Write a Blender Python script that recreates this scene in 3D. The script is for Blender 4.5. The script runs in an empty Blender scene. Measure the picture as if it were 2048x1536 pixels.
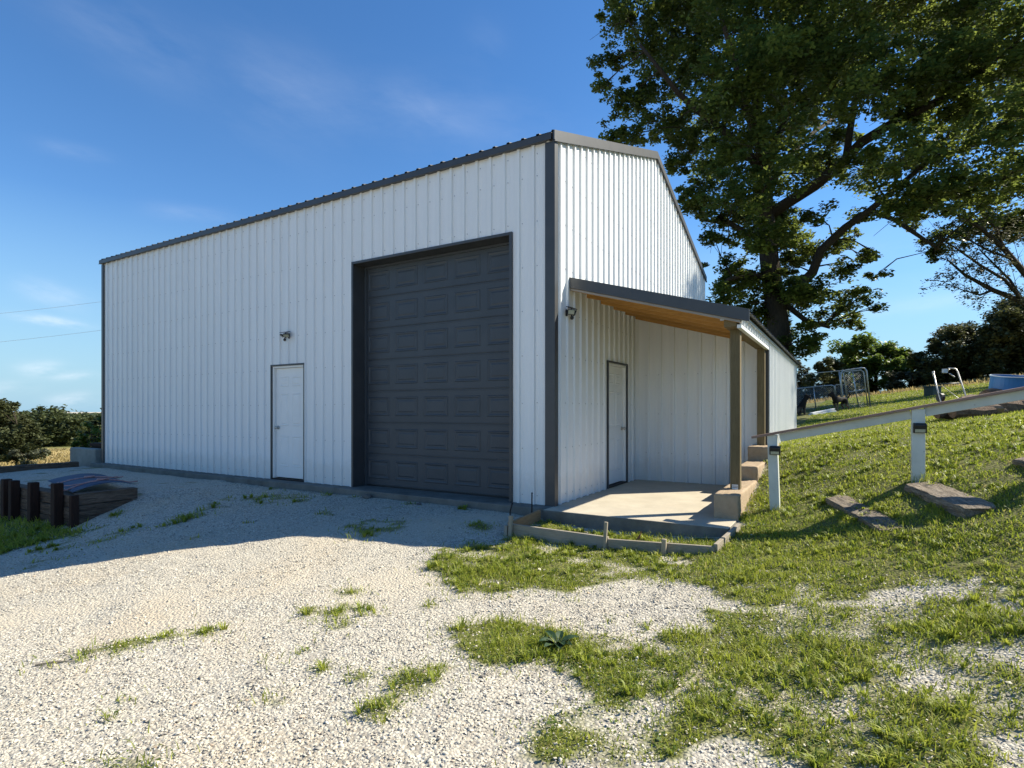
import bpy, bmesh, math, random
import numpy as np
from mathutils import Vector, Matrix
rng = np.random.default_rng(7); random.seed(7)
scene = bpy.context.scene
COL = scene.collection

# ---------------------------------------------------------------- camera, sky, sun, exposure
CAMP = np.array([3.3003, -6.6214, 1.2516]); YAW = 0.5366; FPX = 1120.5
FW = np.array([-math.sin(YAW), math.cos(YAW), 0]); RT = np.array([math.cos(YAW), math.sin(YAW), 0])
cd = bpy.data.cameras.new('camera'); cam = bpy.data.objects.new('camera', cd); COL.objects.link(cam)
cam.location = CAMP; cam.rotation_euler = (math.pi/2, 0, YAW)
cd.sensor_width = 36; cd.lens = 36*FPX/2048; cd.shift_y = 54/2048; cd.clip_start = .05; cd.clip_end = 9000
scene.camera = cam

SUN = Vector((1.0, .95, 1.14)).normalized()
ELEV = math.asin(SUN.z); AZ = math.atan2(SUN.x, SUN.y)
sd = bpy.data.lights.new('sun', 'SUN'); so = bpy.data.objects.new('sun', sd); COL.objects.link(so)
sd.energy = 5.0; sd.angle = math.radians(.5); sd.color = (1, .925, .77)
so.rotation_euler = SUN.to_track_quat('Z', 'Y').to_euler()
w = bpy.data.worlds.new('World'); scene.world = w; w.use_nodes = True
nt = w.node_tree; N = nt.nodes; Lk = nt.links
bg = N['Background']; sky = N.new('ShaderNodeTexSky'); sky.sky_type = 'NISHITA'; sky.sun_disc = False
sky.sun_elevation = ELEV; sky.sun_rotation = AZ; sky.air_density = 1.1; sky.dust_density = .0; sky.ozone_density = 3.5; sky.altitude = 200
bg.inputs[1].default_value = .077
tc = N.new('ShaderNodeTexCoord')
def wmath(op, a, b=None, c=None):
    n = N.new('ShaderNodeMath'); n.operation = op
    for i, v in enumerate((a, b, c)):
        if v is None: continue
        if isinstance(v, (int, float)): n.inputs[i].default_value = v
        else: Lk.new(v, n.inputs[i])
    return n.outputs[0]
def wdot(vec):
    n = N.new('ShaderNodeVectorMath'); n.operation = 'DOT_PRODUCT'; Lk.new(tc.outputs['Generated'], n.inputs[0]); n.inputs[1].default_value = tuple(vec); return n.outputs['Value']
def pdir(u, v):
    d = FW + RT*(u-1024)/FPX + np.array([0, 0, 1.])*(822-v)/FPX
    return d/np.linalg.norm(d)
def cloud(u0, v0, u1, v1, width, strength, scale=9, rough=.62):
    """one thin cloud: a soft elongated patch of sky between two directions, broken up by noise"""
    a = pdir(u0, v0); b = pdir(u1, v1); c = (a+b)/2; c /= np.linalg.norm(c)
    e1 = b-a; L = np.linalg.norm(e1); e1 /= L; e2 = np.cross(c, e1)
    x = wmath('MULTIPLY', wdot(e1), 2/L); x = wmath('SUBTRACT', x, float(np.dot(c, e1)*2/L))
    y = wmath('MULTIPLY', wdot(e2), 1/width)
    nz = N.new('ShaderNodeTexNoise'); nz.inputs['Scale'].default_value = scale; nz.inputs['Detail'].default_value = 7; nz.inputs['Roughness'].default_value = rough
    mp = N.new('ShaderNodeCombineXYZ'); Lk.new(wmath('MULTIPLY', wdot(e1), .35), mp.inputs[0]); Lk.new(wdot(e2), mp.inputs[1]); Lk.new(wdot(c), mp.inputs[2])
    Lk.new(mp.outputs[0], nz.inputs['Vector'])
    r2 = wmath('ADD', wmath('POWER', wmath('ABSOLUTE', x), 2.5), wmath('MULTIPLY', y, y))
    g = wmath('POWER', 2.718, wmath('MULTIPLY', r2, -1.0))
    front = wmath('GREATER_THAN', wdot(c), 0)
    m = wmath('MULTIPLY', wmath('MULTIPLY', g, front), strength)
    nn = wmath('MULTIPLY', wmath('MAXIMUM', wmath('SUBTRACT', nz.outputs[0], .36), 0), 2.6)
    return wmath('MULTIPLY', m, nn)
cl = None
for args in [(60, -20, 420, 150, .04, .09, 14), (400, 120, 690, 250, .07, .08, 12), (770, 190, 900, 260, .03, .09, 16), (930, 70, 1010, 110, .03, .04, 16), (520, 180, 1150, 270, .05, .10, 10),
             (40, 570, 180, 610, .014, .35, 26), (30, 632, 170, 652, .006, .8, 30), (40, 738, 130, 740, .010, .55, 40), (110, 756, 200, 748, .005, .5, 40), (-60, 780, 60, 775, .008, .35, 40), (100, 802, 190, 798, .009, .5, 40),
             (300, 420, 470, 440, .012, .12, 18), (80, 290, 220, 320, .01, .1, 18), (1640, 640, 2000, 590, .012, .22, 12), (1400, 560, 2100, 470, .06, .12, 8)]:
    v = cloud(*args); cl = v if cl is None else wmath('ADD', cl, v)
mix = N.new('ShaderNodeMix'); mix.data_type = 'RGBA'; mix.clamp_factor = True
Lk.new(cl, mix.inputs[0]); hs = N.new('ShaderNodeHueSaturation'); hs.inputs['Saturation'].default_value = 1.18; Lk.new(sky.outputs[0], hs.inputs['Color'])
gn = N.new('ShaderNodeVectorMath'); gn.operation = 'MULTIPLY'; gn.inputs[1].default_value = (.93, 1.035, 1.15); Lk.new(hs.outputs[0], gn.inputs[0])
# humid air: the pale band at the horizon is bluer and less bright than in a clean model sky, all the way round
hz = N.new('ShaderNodeValToRGB'); hz.color_ramp.elements[0].position = 0; hz.color_ramp.elements[0].color = (.95, .95, .95, 1); hz.color_ramp.elements[1].position = .30; hz.color_ramp.elements[1].color = (0, 0, 0, 1); e_ = hz.color_ramp.elements.new(.10); e_.color = (.62, .62, .62, 1)
Lk.new(wdot((0, 0, 1)), hz.inputs[0]); g2 = N.new('ShaderNodeMix'); g2.data_type = 'RGBA'; Lk.new(hz.outputs[0], g2.inputs[0]); Lk.new(gn.outputs[0], g2.inputs[6]); g2.inputs[7].default_value = (2.35, 4.05, 5.4, 1); Lk.new(g2.outputs[2], mix.inputs[6]); mix.inputs[7].default_value = (7.2, 7.6, 8.2, 1)
Lk.new(mix.outputs[2], bg.inputs[0])
vs = scene.view_settings; scene.display_settings.display_device = 'sRGB'
vs.view_transform = 'Standard'; vs.look = 'None'; vs.exposure = 1.0; vs.gamma = 1; vs.use_curve_mapping = False
scene.render.engine = 'CYCLES'
scene.cycles.max_bounces = 8; scene.cycles.transparent_max_bounces = 6; scene.cycles.transmission_bounces = 4

# ---------------------------------------------------------------- helpers
def tag(o, label=None, cat=None, group=None, kind=None):
    if label: o['label'] = label
    if cat: o['category'] = cat
    if group: o['group'] = group
    if kind: o['kind'] = kind
    return o
def thing(name, label, cat, loc=(0, 0, 0), rz=0, group=None):
    o = bpy.data.objects.new(name, None); COL.objects.link(o); o.location = loc; o.rotation_euler = (0, 0, rz); o.empty_display_size = .2
    return tag(o, label, cat, group)
class MB:
    def __init__(s): s.v = []; s.f = []; s.m = []
    def add(s, vs, fs, mi=0):
        b = len(s.v); s.v += [tuple(map(float, p)) for p in vs]; s.f += [tuple(b+i for i in f) for f in fs]; s.m += [mi]*len(fs); return s
    def box(s, x0, y0, z0, x1, y1, z1, mi=0):
        x0, x1 = sorted((x0, x1)); y0, y1 = sorted((y0, y1)); z0, z1 = sorted((z0, z1))
        return s.add([(x0,y0,z0),(x1,y0,z0),(x1,y1,z0),(x0,y1,z0),(x0,y0,z1),(x1,y0,z1),(x1,y1,z1),(x0,y1,z1)],
                     [(0,3,2,1),(4,5,6,7),(0,1,5,4),(1,2,6,5),(2,3,7,6),(3,0,4,7)], mi)
    def beam(s, p, q, wd, ht, up=(0, 0, 1), mi=0):
        """rectangular bar from p to q, wd across, ht along up"""
        p = Vector(p); q = Vector(q); d = (q-p).normalized(); sd = d.cross(Vector(up)).normalized(); u = sd.cross(d).normalized()
        vs = [c + sd*a*wd/2 + u*b*ht/2 for c in (p, q) for a, b in ((-1,-1),(1,-1),(1,1),(-1,1))]
        return s.add(vs, [(0,1,2,3),(7,6,5,4),(0,4,5,1),(1,5,6,2),(2,6,7,3),(3,7,4,0)], mi)
    def tube(s, pts, rad, n=8, cap=True, mi=0):
        pts = [Vector(p) for p in pts]; rs = rad if isinstance(rad, (list, tuple)) else [rad]*len(pts)
        vs = []; prev = None
        for i, p in enumerate(pts):
            d = (pts[min(i+1, len(pts)-1)]-pts[max(i-1, 0)]).normalized()
            a = d.orthogonal().normalized() if prev is None else (prev - d*prev.dot(d)).normalized()
            prev = a; b = d.cross(a)
            vs += [p + (a*math.cos(t)+b*math.sin(t))*rs[i] for t in [2*math.pi*k/n for k in range(n)]]
        fs = [(i*n+k, i*n+(k+1)%n, (i+1)*n+(k+1)%n, (i+1)*n+k) for i in range(len(pts)-1) for k in range(n)]
        if cap: fs += [tuple(range(n))[::-1], tuple((len(pts)-1)*n+k for k in range(n))]
        return s.add(vs, fs, mi)
    def lathe(s, prof, c=(0, 0, 0), n=20, mi=0):
        vs = [(c[0]+r*math.cos(2*math.pi*k/n), c[1]+r*math.sin(2*math.pi*k/n), c[2]+z) for r, z in prof for k in range(n)]
        fs = [(i*n+k, i*n+(k+1)%n, (i+1)*n+(k+1)%n, (i+1)*n+k) for i in range(len(prof)-1) for k in range(n)]
        return s.add(vs, fs, mi)
    def ball(s, c, r, n=8, mi=0, sq=(1, 1, 1)):
        prof = [(math.sin(math.pi*i/n), -math.cos(math.pi*i/n)) for i in range(n+1)]
        vs = [(c[0]+r*sq[0]*a*math.cos(2*math.pi*k/n), c[1]+r*sq[1]*a*math.sin(2*math.pi*k/n), c[2]+r*sq[2]*z) for a, z in prof for k in range(n)]
        return s.add(vs, [(i*n+k, i*n+(k+1)%n, (i+1)*n+(k+1)%n, (i+1)*n+k) for i in range(n) for k in range(n)], mi)
    def build(s, name, mats, parent=None, bevel=0, smooth=False, seg=2):
        me = bpy.data.meshes.new(name); me.from_pydata(s.v, [], s.f)
        for m in (mats if isinstance(mats, (list, tuple)) else [mats]): me.materials.append(m)
        if isinstance(mats, (list, tuple)): me.polygons.foreach_set('material_index', s.m)
        bm = bmesh.new(); bm.from_mesh(me); bmesh.ops.recalc_face_normals(bm, faces=bm.faces); bm.to_mesh(me); bm.free()
        if smooth: me.polygons.foreach_set('use_smooth', [True]*len(me.polygons))
        me.update(); o = bpy.data.objects.new(name, me); COL.objects.link(o)
        if parent: o.parent = parent
        if bevel:
            b = o.modifiers.new('bevel', 'BEVEL'); b.width = bevel; b.segments = seg; b.limit_method = 'ANGLE'
        return o
def raw_mesh(name, V, F, k, mat, attr=None, parent=None, smooth=False):
    """fast mesh from numpy: V (n,3), F (m,k); attr dict of per-vertex floats"""
    me = bpy.data.meshes.new(name); m = len(F)
    me.vertices.add(len(V)); me.vertices.foreach_set('co', V.astype(np.float32).ravel())
    me.loops.add(m*k); me.loops.foreach_set('vertex_index', F.astype(np.int32).ravel())
    me.polygons.add(m); me.polygons.foreach_set('loop_start', np.arange(0, m*k, k, dtype=np.int32))
    try: me.polygons.foreach_set('loop_total', np.full(m, k, dtype=np.int32))
    except Exception: pass
    if smooth: me.polygons.foreach_set('use_smooth', np.ones(m, bool))
    for n_, a in (attr or {}).items():
        at = me.attributes.new(n_, 'FLOAT', 'POINT'); at.data.foreach_set('value', a.astype(np.float32))
    me.update(calc_edges=True); me.materials.append(mat)
    o = bpy.data.objects.new(name, me); COL.objects.link(o)
    if parent: o.parent = parent
    return o

# ---------------------------------------------------------------- materials
class Mat:
    def __init__(s, name, rough=.6, spec=.4, metal=0.0):
        s.m = bpy.data.materials.new(name); s.m.use_nodes = True; s.t = s.m.node_tree; s.N = s.t.nodes; s.L = s.t.links
        s.b = s.N['Principled BSDF']; s.b.inputs['Roughness'].default_value = rough; s.b.inputs['Specular IOR Level'].default_value = spec; s.b.inputs['Metallic'].default_value = metal
        s.co = s.N.new('ShaderNodeTexCoord').outputs['Object']; s.h = None
    def map(s, sc=(1, 1, 1), src=None, rot=(0, 0, 0)):
        n = s.N.new('ShaderNodeMapping'); n.inputs['Scale'].default_value = sc; n.inputs['Rotation'].default_value = rot; s.L.new(src or s.co, n.inputs[0]); return n.outputs[0]
    def world(s): return s.N.new('ShaderNodeNewGeometry').outputs['Position']
    def noise(s, scale, detail=4, rough=.55, vec=None, dist=0):
        n = s.N.new('ShaderNodeTexNoise'); n.inputs['Scale'].default_value = scale; n.inputs['Detail'].default_value = detail; n.inputs['Roughness'].default_value = rough; n.inputs['Distortion'].default_value = dist
        s.L.new(vec or s.co, n.inputs['Vector']); return n.outputs[0]
    def voro(s, scale, vec=None, out='Distance', feat='F1', rnd=1):
        n = s.N.new('ShaderNodeTexVoronoi'); n.feature = feat; n.inputs['Scale'].default_value = scale; n.inputs['Randomness'].default_value = rnd; s.L.new(vec or s.co, n.inputs['Vector']); return n.outputs[out]
    def ramp(s, f, stops, interp='LINEAR'):
        n = s.N.new('ShaderNodeValToRGB'); n.color_ramp.interpolation = interp
        while len(n.color_ramp.elements) < len(stops): n.color_ramp.elements.new(.5)
        for e, (p, c) in zip(n.color_ramp.elements, stops): e.position = p; e.color = (c, c, c, 1) if isinstance(c, (int, float)) else (*c, 1)
        s.L.new(f, n.inputs[0]); return n.outputs[0]
    def mix(s, f, a, b, bt='MIX'):
        n = s.N.new('ShaderNodeMix'); n.data_type = 'RGBA'; n.blend_type = bt
        for i, v in ((0, f), (6, a), (7, b)):
            if isinstance(v, (int, float)): n.inputs[i].default_value = v if i == 0 else (v, v, v, 1)
            elif isinstance(v, tuple): n.inputs[i].default_value = (*v, 1)
            else: s.L.new(v, n.inputs[i])
        return n.outputs[2]
    def math(s, op, a, b=0.0):
        n = s.N.new('ShaderNodeMath'); n.operation = op
        for i, v in enumerate((a, b)):
            if isinstance(v, (int, float)): n.inputs[i].default_value = v
            else: s.L.new(v, n.inputs[i])
        return n.outputs[0]
    def attr(s, name):
        n = s.N.new('ShaderNodeAttribute'); n.attribute_name = name; return n.outputs['Fac']
    def col(s, c):
        if isinstance(c, tuple): s.b.inputs['Base Color'].default_value = (*c, 1)
        else: s.L.new(c, s.b.inputs['Base Color'])
        return s
    def rough(s, v): s.L.new(v, s.b.inputs['Roughness']); return s
    def bump(s, h, strength=.3, dist=.01):
        n = s.N.new('ShaderNodeBump'); n.inputs['Strength'].default_value = strength; n.inputs['Distance'].default_value = dist
        s.L.new(h, n.inputs['Height'])
        if s.h: s.L.new(s.h, n.inputs['Normal'])
        s.h = n.outputs[0]; s.L.new(s.h, s.b.inputs['Normal']); return s
def flat(name, c, rough=.5, spec=.4, metal=0, bump=0, bscale=60, var=.12, vscale=3):
    m = Mat(name, rough, spec, metal); n = m.noise(vscale, 5, .6)
    d = tuple(x*(1-var) for x in c); e = tuple(min(1, x*(1+var)) for x in c)
    m.col(m.ramp(n, [(.3, d), (.7, e)]))
    if bump: m.bump(m.noise(bscale, 4), bump, .004)
    return m.m

# painted steel: fine stipple, a touch of dust towards streaks
m = Mat('white_steel', .38, .45)
st = m.noise(1.2, 5, .6, m.map((6, 6, .5))); base = m.ramp(st, [(.25, (.76, .775, .77)), (.75, (.83, .84, .83))])
sp = m.ramp(m.noise(240, 2, .5), [(.42, 1.0), (.62, .93)]); 
zz_ = m.N.new('ShaderNodeSeparateXYZ'); m.L.new(m.world(), zz_.inputs[0]); low = m.math('ADD', zz_.outputs[2], m.math('MULTIPLY', m.noise(6, 5, .7, m.world()), -.55))
c_ = m.mix(1.0, base, sp, 'MULTIPLY'); m.col(m.mix(m.ramp(low, [(-.0, .16), (.16, .0)]), c_, (.40, .34, .25))); m.bump(m.noise(320, 2), .10, .002); m.bump(m.noise(1.1, 3, .5, m.map((1, 1, .35))), .25, .012)
WHITE_STEEL = m.m
WHITE_PAINT = flat('white_door_paint', (.80, .80, .78), .4, .4, bump=.06, bscale=140, var=.03)
m = Mat('charcoal_steel', .42, .5); m.col(m.ramp(m.noise(5, 5), [(.3, (.042, .045, .049)), (.7, (.056, .058, .060))])); m.bump(m.noise(160, 2), .08, .002); CHARCOAL = m.m
m = Mat('slate_door_paint', .45, .4); m.col(m.ramp(m.noise(3, 4), [(.3, (.046, .055, .064)), (.7, (.058, .067, .076))])); m.bump(m.noise(180, 3, .6, m.map((.3, 1, 2))), .2, .002); SLATE = m.m
GALV = flat('galvanised_steel', (.45, .46, .47), .38, .5, .7, bump=.05)
def wood(name, a, b, c, sc=(1, 1, 1), knots=0, rough=.7, bump=.4, crack=False, weather=0, rot=(0, 0, 0), tint=.25):
    m = Mat(name, rough, .25); v = m.map(sc, rot=rot)
    g = m.noise(6, 7, .62, v, 1.2); g2 = m.noise(26, 4, .6, v, .4)
    cc = m.mix(.5, m.ramp(g, [(.28, a), (.52, b), (.75, c)]), m.ramp(g2, [(.3, a), (.7, c)]))
    if knots:
        k = m.voro(1.0, m.map(tuple(min(1.0, s*2.2)*knots for s in sc)), 'Distance'); cc = m.mix(m.ramp(k, [(.05, .9), (.12, 0.0)]), cc, tuple(x*.25 for x in a))
    if weather: cc = m.mix(m.ramp(m.noise(2.3, 5, .7), [(.42, 0.0), (.68, weather)]), cc, (.33, .31, .28))
    oi = m.N.new('ShaderNodeObjectInfo'); cc = m.mix(1.0, cc, m.ramp(oi.outputs['Random'], [(0, 1-tint), (1, 1.0)]), 'MULTIPLY'); m.col(cc); m.bump(g2, bump, .003)
    if crack: m.bump(m.ramp(m.noise(3.2, 6, .75, v, .7), [(.44, 0.0), (.5, 1.0)]), .8, .012)
    return m.m
PINE_X = wood('pine_rafter', (.38, .175, .045), (.58, .30, .08), (.68, .39, .12), (.35, 6, 6), 1.6, .6, .2, tint=.35)
TREATED = wood('treated_post', (.10, .075, .035), (.18, .14, .07), (.28, .225, .125), (7, 7, .35), 1.3, .75, .5)
HEADER = wood('treated_header', (.12, .085, .04), (.21, .155, .075), (.33, .25, .13), (6, .35, 6), 1.3, .75, .4)
FORM = wood('form_board_wood', (.22, .18, .125), (.34, .29, .215), (.45, .39, .30), (.4, 8, 8), 1.5, .85, .5, weather=.6)
FORM_Y = wood('form_board_brown', (.23, .125, .06), (.36, .21, .10), (.45, .28, .15), (8, .4, 8), 1.6, .8, .5)
STAKE = wood('stake_wood', (.25, .20, .14), (.38, .32, .235), (.50, .44, .34), (9, 9, .5), 0, .85, .5, weather=.4)
TIE_Y = wood('railroad_tie_wood', (.045, .032, .022), (.24, .185, .13), (.44, .37, .28), (11, .45, 11), 0, .92, 1.0, True, .3)
TIMBER_X = wood('dark_timber', (.030, .020, .014), (.12, .085, .060), (.26, .20, .155), (.35, 5, 5), 0, .92, 1.0, True)
TIMBER_Y = wood('dark_timber_side', (.030, .020, .014), (.12, .085, .060), (.26, .20, .155), (5, .35, 5), 0, .92, 1.0, True)
POSTDARK = wood('rusty_dark_post', (.018, .010, .008), (.035, .018, .013), (.06, .032, .022), (5, 5, .4), 0, .9, .8)
m = Mat('weathered_white_paint', .6, .35); cr = m.ramp(m.noise(22, 7, .75, m.map((1, 1, 1))), [(.30, .0), (.36, 1.0)])
wp = m.ramp(m.noise(4, 5), [(.3, (.48, .50, .45)), (.7, (.62, .635, .575))]); m.col(m.mix(cr, (.33, .31, .26), wp)); m.bump(m.noise(50, 5, .7), .4, .003); RAILWHITE = m.m
RAILTOP = wood('brown_rail_cap_paint', (.22, .135, .10), (.31, .20, .155), (.40, .28, .22), (.4, 7, 7), 0, .6, .3)
def concrete(name, a, b, pit=.4, sc=1, stain=(.2, .17, .13), samt=.35, rough=.85):
    m = Mat(name, rough, .25); n = m.noise(3.2*sc, 8, .65); c = m.ramp(n, [(.3, a), (.7, b)])
    c = m.mix(m.ramp(m.noise(1.1*sc, 6, .7, dist=1.0), [(.45, 0.0), (.75, samt)]), c, stain)
    c = m.mix(m.ramp(m.noise(70*sc, 3, .7), [(.60, 0.0), (.72, .5)]), c, tuple(x*.55 for x in a)); m.col(c)
    m.bump(m.noise(45*sc, 6, .7), pit, .006); m.bump(m.voro(28*sc), pit*.5, .004); return m.m
SLAB = concrete('porch_concrete', (.40, .355, .275), (.51, .455, .355), .2, .8, (.40, .33, .24), .4)
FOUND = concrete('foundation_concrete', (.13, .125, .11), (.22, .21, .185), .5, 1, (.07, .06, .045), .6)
BLOCK = concrete('tan_block_concrete', (.30, .225, .145), (.43, .33, .225), 1.0, 2, (.30, .21, .14), .5, .95)
PALECON = concrete('pale_wall_concrete', (.20, .21, .19), (.29, .295, .265), .4, 1.5)
BLACKPL = flat('black_plastic', (.018, .018, .020), .45, .45, bump=.05)
LENS = flat('lamp_lens', (.40, .41, .32), .25, .5, var=.15, vscale=60)
NICKEL = flat('satin_nickel', (.55, .52, .47), .3, .5, .9, var=.05)
DARKSTEEL = flat('dark_rusty_steel', (.04, .028, .022), .7, .4, .3, bump=.4)
BLUEPL = flat('blue_plastic_drum', (.010, .135, .36), .42, .5, bump=.05, var=.2)
STEELTUBE = flat('worn_silver_tube', (.50, .48, .44), .4, .5, .35, bump=.1, var=.25, vscale=20)

# leaves
def leafmat(name, dark, mid, light, trans=.3, rough=.45, patch=.45):
    m = Mat(name, rough, .35); r = m.attr('rnd'); big = m.noise(.55, 3, .6, m.world())
    c = m.ramp(r, [(0, dark), (.5, mid), (1, light)]); c = m.mix(m.ramp(big, [(.35, .0), (.7, patch)]), c, light); m.col(c)
    tr = m.N.new('ShaderNodeBsdfTranslucent'); m.L.new(m.mix(.5, c, tuple(min(1, x*1.6) for x in light)), tr.inputs[0])
    mx = m.N.new('ShaderNodeMixShader'); mx.inputs[0].default_value = trans
    m.L.new(m.b.outputs[0], mx.inputs[1]); m.L.new(tr.outputs[0], mx.inputs[2]); m.L.new(mx.outputs[0], m.N['Material Output'].inputs[0]); return m.m
OAKLEAF = leafmat('oak_leaf', (.014, .026, .008), (.036, .060, .014), (.22, .27, .055), .42, .34, .2)
CEDAR = leafmat('cedar_foliage', (.024, .036, .014), (.055, .070, .024), (.11, .115, .045), .22, .65)
BROAD = leafmat('broadleaf_foliage', (.030, .065, .014), (.07, .125, .024), (.14, .19, .035), .45, .5)
DRYLEAF = leafmat('grey_green_foliage', (.03, .036, .02), (.065, .075, .038), (.12, .12, .07), .25, .6)
FARLEAF = leafmat('far_wood_foliage', (.022, .036, .014), (.048, .068, .022), (.09, .105, .038), .3, .6)
m = Mat('bark', .95, .2); v = m.map((7, 7, 1.2)); m.col(m.ramp(m.noise(3, 7, .7, v, 1), [(.3, (.022, .017, .012)), (.7, (.085, .068, .05))])); m.bump(m.noise(5, 6, .7, v), 1.0, .04); BARK = m.m
GREYBARK = flat('grey_twig_bark', (.16, .145, .125), .9, .2)
def grassmat(name, a, b, c, dry, trans=.45):
    m = Mat(name, .5, .3); r = m.attr('rnd'); big = m.noise(.9, 4, .65, m.world()); fine = m.noise(5, 3, .6, m.world())
    cc = m.ramp(r, [(0, a), (.55, b), (.88, c), (1, dry)]); cc = m.mix(m.ramp(big, [(.38, 0.0), (.68, .55)]), cc, c); cc = m.mix(m.ramp(fine, [(.58, 0.0), (.78, .2)]), cc, dry); m.col(cc)
    tr = m.N.new('ShaderNodeBsdfTranslucent'); m.L.new(cc, tr.inputs[0]); mx = m.N.new('ShaderNodeMixShader'); mx.inputs[0].default_value = trans
    m.L.new(m.b.outputs[0], mx.inputs[1]); m.L.new(tr.outputs[0], mx.inputs[2]); m.L.new(mx.outputs[0], m.N['Material Output'].inputs[0]); return m.m
GRASS = grassmat('lawn_grass', (.12, .17, .020), (.24, .30, .034), (.38, .41, .055), (.46, .38, .17))
HAY = grassmat('hay_grass', (.20, .16, .06), (.32, .25, .10), (.42, .33, .14), (.50, .40, .20))

# ---------------------------------------------------------------- lie of the land: spot heights, smoothly interpolated
CP=[(-16,-.4,-.25),(-12,-.4,-.12),(-9,-.4,-.12),(-6,-.4,-.10),(-3,-.4,-.08),(-.5,-.42,-.08),(-.1,-1.2,-.19),(1.1,-1.15,-.22),(1.1,-.5,-.19),(2.2,-.7,-.15),(2.3,-.25,-.10),
(-.05,-1.85,-.22),(-2.6,-2.2,-.22),(-4.6,-4.4,-.55),(-6.4,-2.9,-.56),(-6.4,-2.4,-.30),(-6.4,-1.95,-.10),(-6.4,-.95,-.10),(-5,-1.5,-.16),(-6.8,-1.6,-.10),(-6.8,-.7,-.10),(-6.55,-1.9,-.10),
(3.3,-6.6,-.36),(0,-5.6,-.42),(-2,-6,-.50),(4,-3.5,-.20),(2.5,-3,-.28),(3.2,-1.2,-.05),(4.2,-1.2,.15),(5.5,-4,.05),(7,-7,0),(3,-10,-.45),(-3,-10,-.7),(9,-12,0),
(-8,-6,-.95),(-10,-3.5,-.8),(-14,-3,-1.1),(-14,-9,-1.6),(-20,-3,-1.5),(-20,4,-1.4),(-14.5,4,-.7),(-14.5,10,-1.0),(-22,-20,-2.5),
(6,-2,.65),(6.2,.6,1.05),(2.25,.25,0),(2.25,1.75,.25),(2.25,2.75,.47),(2.25,3.5,.62),(2.3,6.5,.75),(2.3,9.4,.85),(2.95,18.8,1.25),(2.58,.6,.03),(3.97,.59,.52),(4.8,.6,.75),
(5.4,6.3,1.17),(5.5,11,1.2),(8.4,19.7,1.9),(14.3,46.4,4.0),(5.1,41,2.4),(1.1,38.6,1.9),(.4,22,1.3),(10,6,1.7),(14,-5,1.8),(20,20,3.0),(26,45,5),
(0,0,-.15),(0,4,-.1),(0,9,.3),(-12,0,-.15),(-12,9,-.3),(-6,5,-.2),(-6,14,.3),(-14,22,-.8),(-30,40,-2.6),(-30,10,-1.95),(-40.7,7.9,-2.35),(-55,11,-2.9),(-87.5,20.8,-3.4),(-25,0,-1.75),(-35,-5,-2.5),(-50,24,-3.0),(-60,60,-5.5),(-40,-30,-4.2),(-20,60,-3),(0,70,1.5),(-90,90,-4.5),(-40,110,-4),(30,80,5),(60,40,8),(60,0,7),(40,-40,3),(0,-50,-3),(-60,-60,-6),(20,110,4),(-110,-40,-7.5),(110,110,9),(-20,140,-3),(-130,40,-5.5),(-60,140,-7.5)]
CP=np.array(CP,float)
def _k(r): return r
_D=np.linalg.norm(CP[:,None,:2]-CP[None,:,:2],axis=2)
_n=len(CP)
_A=np.zeros((_n+3,_n+3)); _A[:_n,:_n]=_D+np.eye(_n)*(-.15)*0; _P=np.c_[np.ones(_n),CP[:,:2]]
_A[:_n,_n:]=_P; _A[_n:,:_n]=_P.T
_w=np.linalg.solve(_A,np.r_[CP[:,2],0,0,0])
def gz(x,y):
    x=np.atleast_1d(np.asarray(x,float)); y=np.atleast_1d(np.asarray(y,float)); sh=x.shape; x=x.ravel(); y=y.ravel()
    o=np.empty(len(x))
    for i in range(0,len(x),20000):
        X=x[i:i+20000];Y=y[i:i+20000]
        r=np.sqrt((X[:,None]-CP[None,:,0])**2+(Y[:,None]-CP[None,:,1])**2+.16)
        o[i:i+20000]=r@_w[:_n]+_w[_n]+_w[_n+1]*X+_w[_n+2]*Y
    return o.reshape(sh)
def g1(x, y): return float(gz(x, y)[0])
_tab = rng.random((64, 64, 4))
def vn(x, y, k=0):
    xi = np.floor(x).astype(int); yi = np.floor(y).astype(int); fx = x-xi; fy = y-yi; fx = fx*fx*(3-2*fx); fy = fy*fy*(3-2*fy)
    t = _tab[:, :, k]; a = t[xi % 64, yi % 64]; b = t[(xi+1) % 64, yi % 64]; c = t[xi % 64, (yi+1) % 64]; d = t[(xi+1) % 64, (yi+1) % 64]
    return (a*(1-fx)+b*fx)*(1-fy)+(c*(1-fx)+d*fx)*fy
def fbm(x, y, s, k=0, oc=4):
    o = 0; a = .5; tot = 0
    for i in range(oc): o = o+a*vn(x*s*2**i+17*i, y*s*2**i+9*i, k); tot += a; a *= .55
    return o/tot
def inpoly(P, x, y):
    P = np.array(P); ins = np.zeros(x.shape, bool); n = len(P)
    for i in range(n):
        x0, y0 = P[i]; x1, y1 = P[(i+1) % n]
        if y0 == y1: continue
        c = ((y0 > y) != (y1 > y)) & (x < (x1-x0)*(y-y0)/(y1-y0)+x0); ins ^= c
    return ins
LAWN = [(2.3,-1.14),(2.33,.1),(2.28,3),(2.28,9.3),(-13,9.3),(-13.3,-.3),(-12.7,-2.85),(-6.55,-2.85),(-5.5,-3.0),(-6.3,-3.2),(-6.1,-3.78),(-7.5,-6),(-9,-12),(-300,-60),(-300,300),(300,300),(300,-30),(8,-9),(5.5,-3.2),(4.4,-1.75),(3.64,-1.62),(3.1,-1.6),(2.6,-1.5)]
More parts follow.
